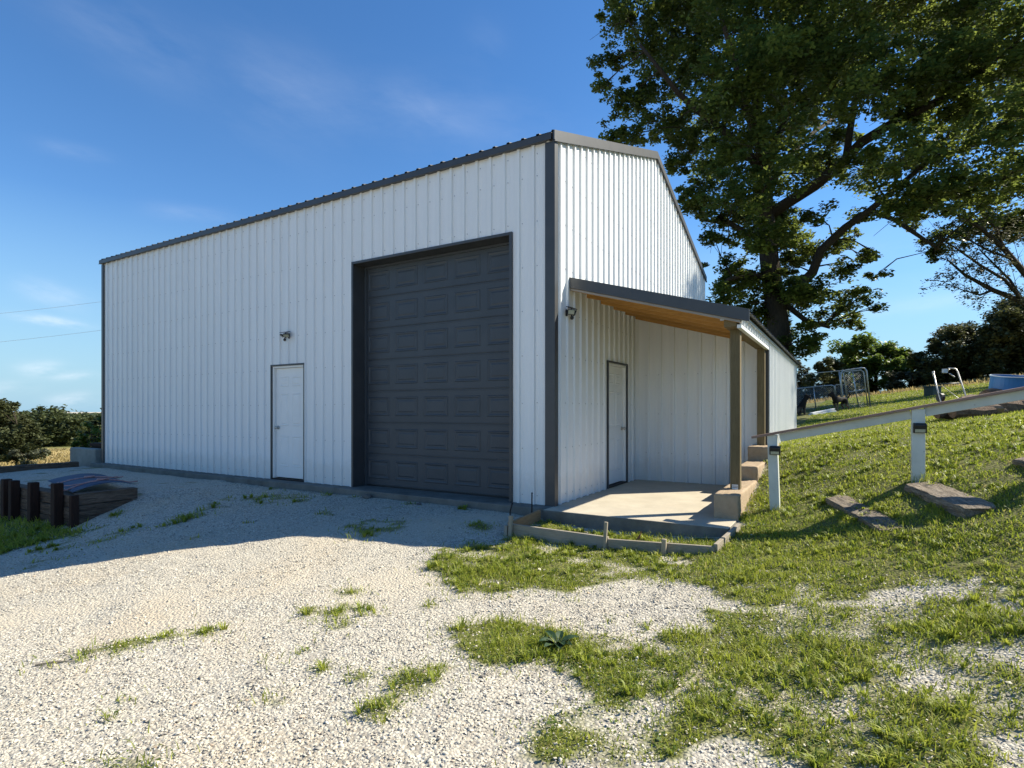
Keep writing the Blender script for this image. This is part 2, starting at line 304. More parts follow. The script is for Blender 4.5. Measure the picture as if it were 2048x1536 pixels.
PA = [(-.39,-1.82),(0,-1.49),(-.02,-1.12),(-.02,-.4),(2.2,-.4),(2.39,.09),(2.48,.67),(4.56,-.49),(4.5,-1.94),(3.64,-1.80),(3.17,-1.9),(2.9,-2.17),(2.66,-2.13),(1.97,-1.8),(1.43,-1.94),(1.04,-2.53),(.81,-2.71),(.31,-2.51),(-.14,-2.46)]
PB = [(2.5,-2.3),(4.4,-1.87),(6,-4.5),(3.92,-3.70),(3.23,-3.86),(2.92,-3.79),(2.56,-4.17),(2.11,-4.38),(1.92,-4.22),(2.03,-3.8),(1.64,-3.62),(1.13,-3.58),(.87,-3.28),(1.06,-3.03),(1.61,-3.13),(2.19,-2.96),(2.68,-2.53)]
PD = [(.85,-3.19),(1.04,-3.0),(1.64,-3.12),(1.75,-3.43),(1.47,-3.64),(1.13,-3.58)]
SPOTS = [(-.38,-3.17,.11),(-.41,-3.57,.09),(-.72,-4.23,.10),(-1.01,-4.68,.12),(-.93,-4.57,.10),(-.85,-4.46,.09),(-1.08,-4.83,.08),(-1.18,-5.01,.05),(.51,-4.25,.06),(.82,-4.22,.10),(1.12,-4.12,.15),(1.14,-3.92,.09),(1.15,-4.4,.11),(.12,-4.32,.04),(.2,-4.15,.04),(.58,-4.59,.06),(-.09,-5.14,.05),(-.24,-5,.04),(-3.83,-.95,.22),(-3.52,-2.06,.09),(-3.51,-2.76,.09),(-3.84,-.32,.2),(-3.3,-.33,.15),(-.48,-1.02,.24),(.49,-2.69,.09),(1.42,-2.46,.07),(2.1,-2.69,.07),(2.06,-4.23,.1),(2.3,-4.24,.07),(-8.08,-1.73,.09),(.43,-3.08,.06),(-5.82,-2.83,.18),(-6.12,-2.44,.15),(-10.2,-.4,.22),(-8.9,-.57,.15),(-1.94,-1.71,.09),(1.81,-2.71,.04),(-7.2,-.45,.12),(-5.3,-.42,.12),(-1.2,-.42,.10),(-2.1,-.45,.12)]
def grassy(x, y):
    """how much grass grows at a spot, 0..1"""
    jx = x+(fbm(x, y, 2.2, 0)-.5)*.5; jy = y+(fbm(x, y, 2.2, 1)-.5)*.5
    m = np.zeros(x.shape)
    cl = fbm(x, y, 3.3, 2, 5)
    m = np.where(inpoly(PB, jx, jy), np.clip((cl-.28)*3.4, .15, 1)*.9, m)
    m = np.where(inpoly(PA, jx, jy), np.clip((cl-.30)*6, .15, 1), m)
    m = np.where(inpoly(PD, jx, jy), 1, m)
    m = np.where(inpoly(LAWN, jx, jy), np.clip(.9+(cl-.36)*3, .8, 1), m)
    for sx, sy, r in SPOTS:
        d = np.hypot((jx-x)*.3+x-sx, (jy-y)*.3+y-sy); m = np.maximum(m, np.clip(1.3-d/(r if sy < -2.9 else r*.7), 0, 1)*.8)
    m = np.maximum(m, ((fbm(x, y, 1.3, 3) > .69) & (fbm(x, y, 6, 1) > .5))*.5)
    slab = (x > -12.4) & (x < 2.25) & (y > -.30) & (y < 9.3)
    bed = (x > -12.7) & (x < -6.5) & (y > -2.85) & (y <= -.2)
    return np.where(slab | bed, 0, m)
def hayness(x, y):
    h = np.where((x < -42) & (y > -40) & (y < 60), np.clip((-42-x)/6, 0, 1)*np.clip((x+84)/4, 0, 1), 0)
    d = np.hypot(x-3, y+6)
    return np.maximum(h, np.where((x > -4) & (y > 20), np.clip((d-37)/5, 0, 1)*.7, 0))
def packed(x, y):
    """where wheels have pressed the drive smooth"""
    rd = ((y+4.55)-.95*(x+.95))/1.38; w1 = np.exp(-((rd-.75)/.55)**2); w2 = np.exp(-((rd-2.5)/.6)**2)*.8; w3 = np.exp(-(((x+.9)**2+(y+4.9)**2)/.4))*.0
    d = np.clip(1-np.abs(x+1.2)/7, 0, 1); j = fbm(x, y, 1.6, 3); return np.clip((w1+w2)*d*1.3*np.clip((j-.25)*3, 0, 1), 0, 1)
def far_z(x, y):
    z = gz(x, y); r = np.hypot(x, y); t = np.clip((r-125)/150, 0, 1); t = t*t*(3-2*t); return z*(1-t)-7.0*t
def axis(a, b, s, lo, hi, k=1.16):
    c = list(np.arange(a, b, s)); st = s
    while c[-1] < hi: st = min(st*k, 400); c.append(c[-1]+st)
    st = s
    while c[0] > lo: st = min(st*k, 400); c.insert(0, c[0]-st)
    return np.array(c)
gx = axis(-13.5, 7.5, .096, -5000, 5000); gy = axis(-7.5, 11, .096, -2500, 6000)
X, Y = np.meshgrid(gx, gy, indexing='ij'); Z = far_z(X, Y); Gm = grassy(X, Y); Hm = hayness(X, Y)
near = np.clip(1-(np.hypot(X-3, Y+6)-25)/20, 0, 1)
Z = Z + near*((fbm(X, Y, 1.1, 0)-.5)*.05 + (fbm(X, Y, 7, 1, 2)-.5)*.018 + Gm*.015)
# the low ridge of gravel a wheel pushed up along the drive, and the shallow rut beside it
rd = (Y+4.55) - .95*(X+.95); rr = np.abs(rd)/1.38; along = np.clip(1-np.abs(X+.9)/2.2, 0, 1)
Z = Z + along*(np.exp(-(rr/.10)**2)*.02 - np.exp(-((rd/1.38-.28)/.2)**2)*.035)
under = (X > -12.1) & (X < 2.1) & (Y > -.2) & (Y < 9.0); Z = np.where(under, np.minimum(Z, -.12), Z)
V = np.stack([X, Y, Z], -1).reshape(-1, 3); nx_, ny_ = len(gx), len(gy)
I = np.arange(nx_*ny_).reshape(nx_, ny_); F = np.stack([I[:-1, :-1], I[1:, :-1], I[1:, 1:], I[:-1, 1:]], -1).reshape(-1, 4)
m = Mat('ground_soil', .95, .15); P = m.world(); ga = m.attr('grassy'); ha = m.attr('hay')
# crushed limestone: cells of pale stone with dark joints, fines washed between
vj = m.voro(48, P, 'Distance'); vc = m.voro(48, P, 'Color'); big = m.noise(1.3, 5, .6, P)
pk = m.attr('packed')
sepn = m.N.new('ShaderNodeSeparateColor'); m.L.new(vc, sepn.inputs[0])
stone = m.ramp(sepn.outputs[0], [(0, (.22, .205, .185)), (.3, (.47, .44, .375)), (.8, (.61, .57, .475)), (1, (.50, .44, .35))])
stone = m.mix(m.ramp(vj, [(.42, 0.0), (.78, .62)]), stone, (.16, .145, .12))
fines = m.ramp(m.noise(90, 3, .7, P), [(.35, (.33, .30, .245)), (.65, (.60, .555, .46))])
grav = m.mix(m.ramp(big, [(.40, .15), (.68, .70)]), stone, fines); grav = m.mix(m.math('MULTIPLY', pk, .8), grav, m.mix(.4, fines, (.50, .42, .30)))
tan = m.ramp(m.noise(.8, 4, .6, P), [(.50, 0.0), (.70, .35)]); grav = m.mix(tan, grav, (.50, .39, .25))
soil = m.ramp(m.noise(7, 6, .7, P), [(.3, (.060, .050, .028)), (.55, (.11, .095, .045)), (.75, (.18, .145, .085))])
turf = m.ramp(m.noise(14, 6, .75, P), [(.3, (.085, .115, .020)), (.55, (.17, .205, .035)), (.75, (.27, .265, .075))])
turf = m.mix(m.ramp(m.noise(.35, 5, .6, P), [(.4, 0.0), (.65, .5)]), turf, (.17, .17, .06))
hayc = m.ramp(m.noise(.5, 8, .75, m.map((1, 1, 1), P)), [(.3, (.24, .18, .075)), (.55, (.40, .30, .125)), (.75, (.52, .41, .19))])
gg = m.mix(m.ramp(m.noise(30, 4, .7, P), [(.35, .2), (.65, .8)]), soil, turf)
cc = m.mix(m.ramp(ga, [(.15, 0.0), (.7, 1.0)]), grav, gg); cc = m.mix(ha, cc, hayc); m.col(cc)
m.bump(m.noise(2.0, 4, .6, P), .3, .05)
m.bump(m.ramp(vj, [(0, 1.0), (.8, 0.0)]), .65, .012); m.bump(m.noise(130, 3, .7, P), .5, .004)
GROUND = m.m
ground = raw_mesh('ground', V, F, 4, GROUND, {'grassy': Gm.ravel(), 'hay': Hm.ravel(), 'packed': packed(X, Y).ravel()}, smooth=True); tag(ground, kind='structure')

# ---------------------------------------------------------------- the metal building
garage = thing('metal_garage', 'white ribbed metal garage with charcoal trim, tall dark overhead door and open lean-to porch', 'garage')
L, W_, H, RH = 12.19, 9.144, 4.80, 1.54; RS = .2286
OPEN = [(-3.676, -.654, 0, 3.68), (-5.80, -4.865, 0, 2.10)]       # overhead door and man door, x and z
def slope_z(y): return H + RH*min(y, W_-y)/(W_/2)
PROF = [(-.028, 0), (-.018, .029), (.018, .029), (.028, 0), (.072, 0), (.078, .0018), (.088, .0018), (.094, 0), (.134, 0), (.140, .0018), (.150, .0018), (.156, 0)]
def ribbed(name, O, U, Vv, Nn, u0, u1, f0, f1, mat, parent, phase=0, holes=(), breaks=(), flip=1, lap=0, rib=1.0):
    """one corrugated sheet: profile along U from u0 to u1, each strip running along Vv from f0(u) to f1(u)"""
    O = Vector(O); U = Vector(U); Vv = Vector(Vv); Nn = Vector(Nn); pts = {u0: None, u1: None}
    def off(u):
        t = (u-phase+.028) % RS - .028
        for a, b in zip(PROF, PROF[1:]+[(RS-.028, 0)]):
            if a[0] <= t <= b[0]: return rib*(a[1]+(b[1]-a[1])*(t-a[0])/(b[0]-a[0]+1e-9))
        return 0
    k0 = int((u0-phase)/RS)-1
    for k in range(k0, k0+int((u1-u0)/RS)+4):
        for a, _ in PROF:
            u = phase+k*RS+a
            if u0 < u < u1: pts[u] = None
    for h in holes:
        for u in h[:2]:
            if u0 < u < u1: pts[u] = None
    for u in breaks:
        if u0 < u < u1: pts[u] = None
    us = sorted(pts); b = MB()
    for a, c in zip(us, us[1:]):
        if c-a < 1e-5: continue
        mid = (a+c)/2; spans = [('f', 'f')]; segs = [(None, None)]
        hs = [h for h in holes if h[0] < mid < h[1]]
        lows = [(f0, f1)]
        if hs:
            h = hs[0]; lows = [((lambda u, z=h[3]: z), f1)]
            if h[2] > f0(mid)+.01: lows.append((f0, (lambda u, z=h[2]: z)))
        for g0, g1_ in lows:
            q = [O+U*a+Nn*(off(a)*flip+lap)+Vv*g0(a), O+U*c+Nn*(off(c)*flip+lap)+Vv*g0(c), O+U*c+Nn*(off(c)*flip+lap)+Vv*g1_(c), O+U*a+Nn*(off(a)*flip+lap)+Vv*g1_(a)]
            b.add(q, [(0, 1, 2, 3)])
    return b.build(name, mat, parent)
# front wall: 3 ft sheets side by side
for i in range(14):
    a = -L + i*4*RS - .0; c = min(a+4*RS, -.002)
    if a < -.01: ribbed('wall_panel', (0, 0, 0), (1, 0, 0), (0, 0, 1), (0, -1, 0), a, c, lambda u: 0.0, lambda u: 4.84, WHITE_STEEL, garage, -.2985, OPEN, lap=(i % 2)*.0008)
# gable wall and the hidden back walls
SD = [(1.905, 2.855, 0, 2.07)]
for i in range(10):
    a = i*4*RS; c = min(a+4*RS, W_)
    ribbed('wall_panel', (0, 0, 0), (0, 1, 0), (0, 0, 1), (1, 0, 0), a, c, lambda u: 0.0, lambda u: slope_z(u)+.05, WHITE_STEEL, garage, .406, SD, breaks=(W_/2,), lap=(i % 2)*.0008)
b = MB(); b.box(-L+.01, W_-.03, 0, -.03, W_, 4.8); b.build('rear_wall', WHITE_STEEL, garage)
b = MB(); b.add([(-L, 0, 0), (-L, W_, 0), (-L, W_, H), (-L, W_/2, H+RH), (-L, 0, H)], [(0, 1, 2, 3, 4)]); b.add([(-L+.04, 0.03, 0), (-L+.04, W_-.03, 0), (-L+.04, W_-.03, H), (-L+.04, W_/2, H+RH), (-L+.04, 0.03, H)], [(0, 1, 2, 3, 4)]); b.build('end_wall', WHITE_STEEL, garage)
# roof sheets, ribs running up the slope
for s_ in (0, 1):
    y0, y1 = (-.075, W_/2) if s_ == 0 else (W_+.075, W_/2)
    d = Vector((0, y1-y0, RH+.022)); Ls = d.length; d.normalize(); n_ = Vector((1, 0, 0)).cross(d); n_ = n_ if n_.z > 0 else -n_
    for i in range(14):
        a = -L-.05+i*4*RS; c = min(a+4*RS, .03)
        if a < 0: ribbed('roof_sheet', (0, y0, 4.900), (1, 0, 0), d, n_, a, c, lambda u: 0.0, lambda u: Ls, CHARCOAL, garage, .03, lap=(i % 2)*.0008, rib=.6)
b = MB(); b.add([(-L-.06, W_/2-.2, 6.41), (.05, W_/2-.2, 6.41), (.05, W_/2, 6.478), (-L-.06, W_/2, 6.478), (-L-.06, W_/2+.2, 6.41), (.05, W_/2+.2, 6.41)], [(0, 1, 2, 3), (3, 2, 5, 4)]); b.build('ridge_cap', CHARCOAL, garage)
b = MB(); b.box(-L-.055, -.072, 4.812, .0, -.003, 4.898); b.box(-L-.055, -.080, 4.804, .0, -.066, 4.818); b.build('eave_trim', CHARCOAL, garage, .004)
for s_ in (0, 1):
    b = MB(); f = (lambda y: y) if s_ == 0 else (lambda y: W_-y)
    z = lambda y, h: 4.80+h+RH*y/(W_/2)
    for (x0, x1, h0, h1) in ((.0305, .056, .0, .136), (.0305, .064, -.012, .012)):
        ys = (-.085, W_/2); q = [(x0, f(ys[0]), z(ys[0], h0)), (x1, f(ys[0]), z(ys[0], h0)), (x1, f(ys[1]), z(ys[1], h0)), (x0, f(ys[1]), z(ys[1], h0))] + [(x0, f(ys[0]), z(ys[0], h1)), (x1, f(ys[0]), z(ys[0], h1)), (x1, f(ys[1]), z(ys[1], h1)), (x0, f(ys[1]), z(ys[1], h1))]
        b.add(q, [(0, 1, 2, 3), (4, 5, 6, 7), (0, 1, 5, 4), (1, 2, 6, 5), (2, 3, 7, 6), (3, 0, 4, 7)])
    b.build('rake_trim', CHARCOAL, garage)
b = MB(); b.box(-.112, -.034, -.03, .034, .070, 4.795); b.build('corner_trim', CHARCOAL, garage, .004)
b = MB(); b.box(-L-.022, -.034, -.03, -L+.075, .08, 4.795); b.build('corner_trim', CHARCOAL, garage, .004)
b = MB(); b.box(-.03, W_-.07, 0, .026, W_+.02, 4.80); b.build('corner_trim', CHARCOAL, garage, .004)
# door openings: jambs and header returns of bent charcoal sheet
D = .25
x0, x1, zt = -3.676, -.654, 3.68
b = MB(); b.box(x0-.03, -.034, 0, x0+.012, D, zt+.03); b.build('door_jamb', CHARCOAL, garage, .003)
b = MB(); b.box(x1-.012, -.034, 0, x1+.03, D, zt+.03); b.build('door_jamb', CHARCOAL, garage, .003)
b = MB(); b.box(x0+.0122, -.0335, zt-.012, x1-.0122, D, zt+.029); b.build('door_header', CHARCOAL, garage, .003)
b = MB(); b.box(x0+.013, D-.03, 0, x0+.055, D+.02, zt-.014); b.box(x1-.055, D-.03, 0, x1-.013, D+.02, zt-.014); b.box(x0+.056, D-.029, zt-.05, x1-.056, D+.02, zt-.0145); b.build('weather_seal', SLATE, garage, .003)
nS = 7; sh = (zt-.03)/nS; dw = x1-x0-.03
for i in range(nS):
    zb = .018+i*sh
    b = MB(); b.box(x0+.015, D, zb+.004, x1-.015, D+.045, zb+sh-.004); b.box(x0+.016, D+.01, zb-.006, x1-.016, D+.03, zb+.006)
    b.box(x0+.016, D-.004, zb+.012, x1-.016, D+.003, zb+.022); b.box(x0+.016, D-.004, zb+sh-.024, x1-.016, D+.003, zb+sh-.014)
    sec = b.build('door_section', SLATE, garage, .002)
    pw = dw/5
    for k in range(5):
        cx = x0+.015+pw*(k+.5); hw = pw/2-.062; z0 = zb+.11; z1 = zb+sh-.10; b = MB()
        rings = [(0, -.0006), (.010, -.009), (.022, -.0085), (.040, -.0015), (.060, -.0015), (.078, -.007)]
        vs = []
        for ins, dy in rings: vs += [(cx-hw+ins, D+dy, z0+ins), (cx+hw-ins, D+dy, z0+ins), (cx+hw-ins, D+dy, z1-ins), (cx-hw+ins, D+dy, z1-ins)]
        fs = [(r*4+j, r*4+(j+1) % 4, r*4+4+(j+1) % 4, r*4+4+j) for r in range(len(rings)-1) for j in range(4)] + [tuple(len(vs)-4+j for j in range(4))]
        b.add(vs, fs); b.build('raised_panel', SLATE, sec)
b = MB(); b.box(x0+.02, D-.012, .001, x1-.02, D+.035, .017); b.build('bottom_seal', BLACKPL, garage)
def man_door(parent_rot, origin, width, hgt, knob_side, hinge_dark):
    """six panel steel door, built in the plane u (along wall) and n (out of wall)"""
    O = Vector(origin); U = Vector(parent_rot[0]); Nn = Vector(parent_rot[1])
    def place(o):
        M = Matrix((U, -Nn, Vector((0, 0, 1)))).transposed().to_4x4(); M.translation = O; o.data.transform(M); return o
    w_, h_ = width, hgt
    b = MB(); b.box(-.0, -.030, 0, .030, .07, h_); b.box(w_-.030, -.030, 0, w_, .07, h_); b.box(.0302, -.0295, h_-.030, w_-.0302, .07, h_-.001); place(b.build('door_trim', CHARCOAL, garage, .002))
    b = MB(); b.box(.0303, -.004, 0, .066, .10, h_-.0303); b.box(w_-.066, -.004, 0, w_-.0303, .10, h_-.0303); b.box(.0662, -.0035, h_-.066, w_-.0662, .10, h_-.0305); b.box(.0663, .062, .03, .078, .10, h_-.067); b.box(w_-.078, .062, .03, w_-.0663, .10, h_-.067); place(b.build('door_frame', WHITE_PAINT, garage, .003))
    b = MB(); b.box(.069, .045, .040, w_-.069, .085, h_-.069); dr = place(b.build('entry_door', WHITE_PAINT, garage, .002))
    dw_ = w_-.138; cols = ((.069+.11, .069+dw_/2-.045), (.069+dw_/2+.045, .069+dw_-.11))
    for u0, u1 in cols:
        for z0, z1 in ((.24, .80), (.98, 1.58), (1.70, 1.88)):
            b = MB(); vs = []; rings = [(0, .0447), (.010, .038), (.018, .0385), (.030, .0445), (.040, .0445), (.055, .0385)]
            for ins, dy in rings: vs += [(u0+ins, dy, z0+ins), (u1-ins, dy, z0+ins), (u1-ins, dy, z1-ins), (u0+ins, dy, z1-ins)]
            fs = [(r*4+j, r*4+(j+1) % 4, r*4+4+(j+1) % 4, r*4+4+j) for r in range(5) for j in range(4)] + [(20, 21, 22, 23)]
            b.add(vs, fs); place(b.build('raised_panel', WHITE_PAINT, dr))
    ku = .069+.065 if knob_side < 0 else w_-.069-.065
    b = MB(); b.tube([(ku, .045, .95), (ku, .036, .95)], .034, 14); b.tube([(ku, .036, .95), (ku, .012, .95)], .012, 10); b.ball((ku, -.012, .95), .029, 10, sq=(1, .85, 1)); place(b.build('door_knob', NICKEL, dr, smooth=True))
    b = MB(); b.box(.031, -.022, .001, w_-.031, .11, .026); place(b.build('door_sill', DARKSTEEL, garage, .003))
    return dr
man_door(((1, 0, 0), (0, -1, 0)), (-5.80, 0, 0), .935, 2.10, -1, 0)
man_door(((0, 1, 0), (1, 0, 0)), (0, 1.905, 0), .95, 2.07, 1, 1)
# screws, too many to count one by one
b = MB()
def screw(p, nrm):
    p = Vector(p); n_ = Vector(nrm); a = n_.orthogonal().normalized(); c = n_.cross(a)
    r = .008; vs = [p+(a*math.cos(t)+c*math.sin(t))*r+n_*h for h in (0, .006) for t in [k*math.pi/3 for k in range(6)]]
    b.add(vs, [(6, 7, 8, 9, 10, 11)]+[(k, (k+1) % 6, 6+(k+1) % 6, 6+k) for k in range(6)])
for k in range(54):
    u = -.2985-k*RS+.055
    if u < -L+.1: continue
    for z in (.12, .75, 1.36, 2.0, 2.6, 3.2, 3.8, 4.4, 4.7):
        if any(h[0]-.05 < u < h[1]+.05 and z < h[3]+.05 for h in OPEN): continue
        screw((u, -.002, z+random.uniform(-.006, .006)), (0, -1, 0))
for k in range(40):
    u = .406+k*RS-.05
    if u > W_-.1: continue
    for z in (.12, .75, 1.36, 2.0, 2.6, 3.2, 3.8, 4.4, 5.0, 5.6):
        if z > slope_z(u)-.1 or (1.85 < u < 2.9 and z < 2.12): continue
        screw((.002, u, z), (1, 0, 0))
for u in (.20, .43, .66, .89, 1.11, 1.34, 1.57, 1.8, 2.03):
    for z in (.5, 1.2, 1.9): screw((u, 3.346, z), (0, -1, 0))
tag(b.build('screws', GALV, garage), kind='stuff')
# foundation and porch slab
b = MB(); b.box(-L-.12, -.24, -.6, -.002, W_+.1, -.001); o = b.build('foundation', FOUND, garage, .012)
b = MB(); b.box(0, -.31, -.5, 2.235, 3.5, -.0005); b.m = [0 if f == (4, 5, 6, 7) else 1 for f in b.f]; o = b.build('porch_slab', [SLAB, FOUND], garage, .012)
# ---- lean-to
PX = 2.29; zr = lambda x: 3.085-.283*x
def xbar(name, y0, y1, x0, x1, t0, t1, mat, bev=0, par=garage):
    b = MB(); vs = [(x, y, zr(x)+t) for x in (x0, x1) for y in (y0, y1) for t in (t0, t1)]
    b.add(vs, [(0, 1, 3, 2), (4, 5, 7, 6), (0, 1, 5, 4), (2, 3, 7, 6), (0, 2, 6, 4), (1, 3, 7, 5)]); return b.build(name, mat, par, bev)
xbar('porch_rake_trim', .425, .448, .021, PX+.045, -.125, .022, CHARCOAL, .004)
xbar('porch_rake_trim', .4485, .475, .021, PX+.0, -.118, -.095, CHARCOAL)
xbar('fascia_board', .449, .487, .021, PX-.06, -.154, -.127, flat('primed_fascia', (.30, .27, .24), .6))
for k in range(6):
    y0 = .4875+k*.5565
    xbar('rafter', y0, y0+.038, .022, 2.21, -.155, -.022, PINE_X, .002)
for i in range(10):
    a = .43+i*4*RS; c = min(a+4*RS, 9.3)
    if a < 9.3:
        d = Vector((1, 0, -.283)); n_ = Vector((.283, 0, 1)).normalized(); ribbed('porch_roof_sheet', (.022, 0, zr(.022)-.005), (0, 1, 0), d, n_, a, c, lambda u: 0.0, lambda u: PX+.02, CHARCOAL, garage, .5, lap=(i % 2)*.0008, rib=.7)
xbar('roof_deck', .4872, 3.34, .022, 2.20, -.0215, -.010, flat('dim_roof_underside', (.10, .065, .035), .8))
b = MB(); b.box(2.04, .50, 2.262, 2.185, 3.30, 2.352); b.build('header_beam', HEADER, garage, .004)
def post(x0, y0, z0, z1, s=.115): b = MB(); b.box(x0, y0, z0, x0+s, y0+s, z1); return b.build('porch_post', TREATED, garage, .004)
p1 = post(2.075, .72, .27, 2.2615); p2 = post(2.075, 3.18, .60, 2.2615)
b = MB(); b.box(2.098, .7125, .285, 2.168, .7195, .345); tg = b.build('lumber_tag', flat('white_tag', (.75, .75, .72), .5), p1)
b = MB()
for z in (.305, .323):
    for x in np.arange(2.104, 2.16, .009): b.box(x, .7112, z, x+.006, .7124, z+.008)
b.build('tag_print', DARKSTEEL, p1)
b = MB(); b.box(2.0, .4878, 2.345, 2.045, .4975, 2.42); b.build('hanger_plate', GALV, garage)
# gable strip of white sheet over the open side, then the closed wing
ribbed('side_panel', (2.215, 0, 0), (0, 1, 0), (0, 0, 1), (1, 0, 0), .50, 3.32, lambda u: 2.285, lambda u: 2.43, WHITE_STEEL, garage, .5)
b = MB(); b.box(2.19, .50, 2.24, 2.24, 3.319, 2.284); b.build('side_trim', WHITE_STEEL, garage, .003)
for i in range(7):
    a = 3.33+i*4*RS; c = min(a+4*RS, 9.30)
    ribbed('side_panel', (2.215, 0, 0), (0, 1, 0), (0, 0, 1), (1, 0, 0), a, c, lambda u: .40, lambda u: 2.43, WHITE_STEEL, garage, .5, lap=(i % 2)*.0008)
b = MB(); b.box(2.18, 3.30, .42, 2.2385, 3.355, 2.425); b.build('corner_trim', CHARCOAL, garage, .003)
b = MB(); b.box(2.18, 9.26, .42, 2.2425, 9.32, 2.425); b.build('corner_trim', CHARCOAL, garage, .003)
b = MB(); b.box(2.2, .48, 2.375, 2.262, 9.31, 2.412); b.build('eave_trim', GALV, garage, .003)
b = MB(); b.box(.03, 9.25, .1, 2.18, 9.3, 2.4); b.build('rear_wall', WHITE_STEEL, garage)
for i in range(3):
    a = .004+i*4*RS; c = min(a+4*RS, 2.175)
    ribbed('porch_back_panel', (0, 3.35, 0), (1, 0, 0), (0, 0, 1), (0, -1, 0), a, c, lambda u: 0.0, lambda u: zr(u)-.02, WHITE_STEEL, garage, .235, lap=(i % 2)*.0008)
b = MB(); b.box(.02, 3.325, 0, .05, 3.349, 2.95); b.build('inside_corner_trim', WHITE_STEEL, garage)

# ---------------------------------------------------------------- things beside the building
def cblock(x0, y0, z0, x1, y1, z1, label, seed):
    bm = bmesh.new(); bmesh.ops.create_cube(bm, size=1)
    bmesh.ops.scale(bm, vec=(x1-x0, y1-y0, z1-z0), verts=bm.verts); bmesh.ops.translate(bm, vec=((x0+x1)/2, (y0+y1)/2, (z0+z1)/2), verts=bm.verts)
    bmesh.ops.bevel(bm, geom=bm.edges[:], offset=.022, segments=2, affect='EDGES', profile=.6)
    long = [e for e in bm.edges if e.calc_length() > .12]; bmesh.ops.subdivide_edges(bm, edges=long, cuts=9, use_grid_fill=True)
    r = random.Random(seed)
    for v in bm.verts: v.co += Vector((r.gauss(0, .0022), r.gauss(0, .003), r.gauss(0, .0025)))
    me = bpy.data.meshes.new('concrete_block'); bm.to_mesh(me); bm.free(); me.materials.append(BLOCK); me.polygons.foreach_set('use_smooth', [True]*len(me.polygons))
    o = bpy.data.objects.new('concrete_block', me); COL.objects.link(o); tag(o, label, 'concrete block', 'stepped concrete blocks beside the porch')
cblock(1.975, .22, -.12, 2.25, 1.80, .288, 'nearest and lowest tan concrete block, standing on the porch slab under the front post', 1)
cblock(1.985, 1.79, .05, 2.26, 2.78, .480, 'middle tan concrete block of the step row beside the porch', 2)
cblock(1.99, 2.77, .25, 2.33, 4.0, .700, 'farthest and highest tan concrete block, under the rear porch post', 3)

# form boards nailed to stakes in front of the slab
fm = thing('concrete_form', 'open frame of boards on stakes set on the grass before the porch slab', 'wooden form')
def bar(name, p, q, wd, ht, mat, par=None, bev=.003): b = MB(); b.beam(p, q, wd, ht); return b.build(name, mat, par, bev)
bar('form_board', (-.02, -1.10, -.115), (1.16, -1.045, -.145), .038, .15, FORM, fm)
bar('form_board', (1.162, -1.045, -.150), (2.20, -.885, -.135), .038, .12, FORM, fm)
bar('form_board', (2.21, -.89, -.10), (2.30, -.06, -.03), .038, .10, FORM, fm)
bar('form_board', (-.035, -1.08, -.105), (-.035, -.33, -.075), .038, .14, FORM_Y, fm)
for (x, y, z0, z1, s, tl) in ((.015, -1.145, -.4, .06, .045, .01), (1.12, -1.085, -.4, .09, .036, .03), (1.735, -1.005, -.4, -.035, .045, 0), (2.245, -.67, -.4, -.02, .04, .0), (-.062, -1.10, -.35, -.07, .04, 0)):
    b = MB(); b.beam((x, y, z0), (x+tl, y+.005, z1), s, s*.8, (0, 1, 0)); b.build('stake', STAKE, fm, .004)
bar('brace_board', (2.262, -.56, -.12), (2.31, -.10, -.05), .02, .07, FORM, fm)
for i, (x, y, z1, dx, lb) in enumerate(((-.30, -.62, .10, .035, 'bent rusty rebar rod standing in the gravel behind the left form stake'), (-.10, -.42, .215, .005, 'straight rusty rebar rod standing by the dark garage corner'))):
    b = MB(); b.tube([(x, y, -.35), (x+.004, y, z1-.1), (x+dx, y, z1)], .0085, 7); b.ball((x+dx, y, z1), .012, 6); tag(b.build('rebar_rod', DARKSTEEL, smooth=True), lb, 'rebar')
b = MB(); lx, ly = 1.34, -.68
vs = [(lx-.02, ly, -.20), (lx+.01, ly+.01, -.13), (lx+.045, ly, -.08), (lx+.06, ly-.01, -.05), (lx+.05, ly-.02, -.11), (lx+.03, ly-.02, -.16), (lx-.01, ly-.015, -.20)]
b.add(vs+[(a+.004, c+.006, d) for a, c, d in vs], [(0, 1, 5, 6), (1, 2, 4, 5), (2, 3, 4), (7, 13, 12, 8), (8, 12, 11, 9), (9, 11, 10)]+[(i, (i+1) % 7, 7+(i+1) % 7, 7+i) for i in range(7)])
tag(b.build('dead_leaf', flat('brown_leaf', (.22, .10, .045), .8, var=.3, vscale=40)), 'curled brown dead leaf standing in the grass inside the form', 'leaf')

# handrail up the bank
hr = thing('handrail', 'white wooden handrail with brown flat cap sloping up the grass bank', 'handrail', (2.57, .55, 0))
hl = lambda x: x-2.57
def hbuild(mb, name, mat, bev=.004):
    o = mb.build(name, mat, hr, bev); o.data.transform(Matrix.Translation((-2.57, -.55, 0))); return o
rz_ = lambda x: .95+(x-2.34)*.2195
for (x, s) in ((2.585, .105), (3.955, .115), (5.35, .115)):
    g = g1(x, .6); b = MB(); lean = .02 if x < 3 else 0
    b.beam((x+lean*.8, .60, g-.2), (x-lean, .60, rz_(x)-.032), s, s, (0, 1, 0)); hbuild(b, 'post', RAILWHITE)
b = MB(); b.beam((2.645, .60, rz_(2.645)-.078), (3.895, .60, rz_(3.895)-.078), .038, .092); hbuild(b, 'rail', RAILWHITE)
b = MB(); b.beam((4.015, .60, rz_(4.015)-.078), (5.29, .60, rz_(5.29)-.078), .038, .092); hbuild(b, 'rail', RAILWHITE)
b = MB(); b.beam((2.345, .595, rz_(2.345)-.014), (3.75, .595, rz_(3.75)-.014), .145, .028); hbuild(b, 'cap_board', RAILTOP)
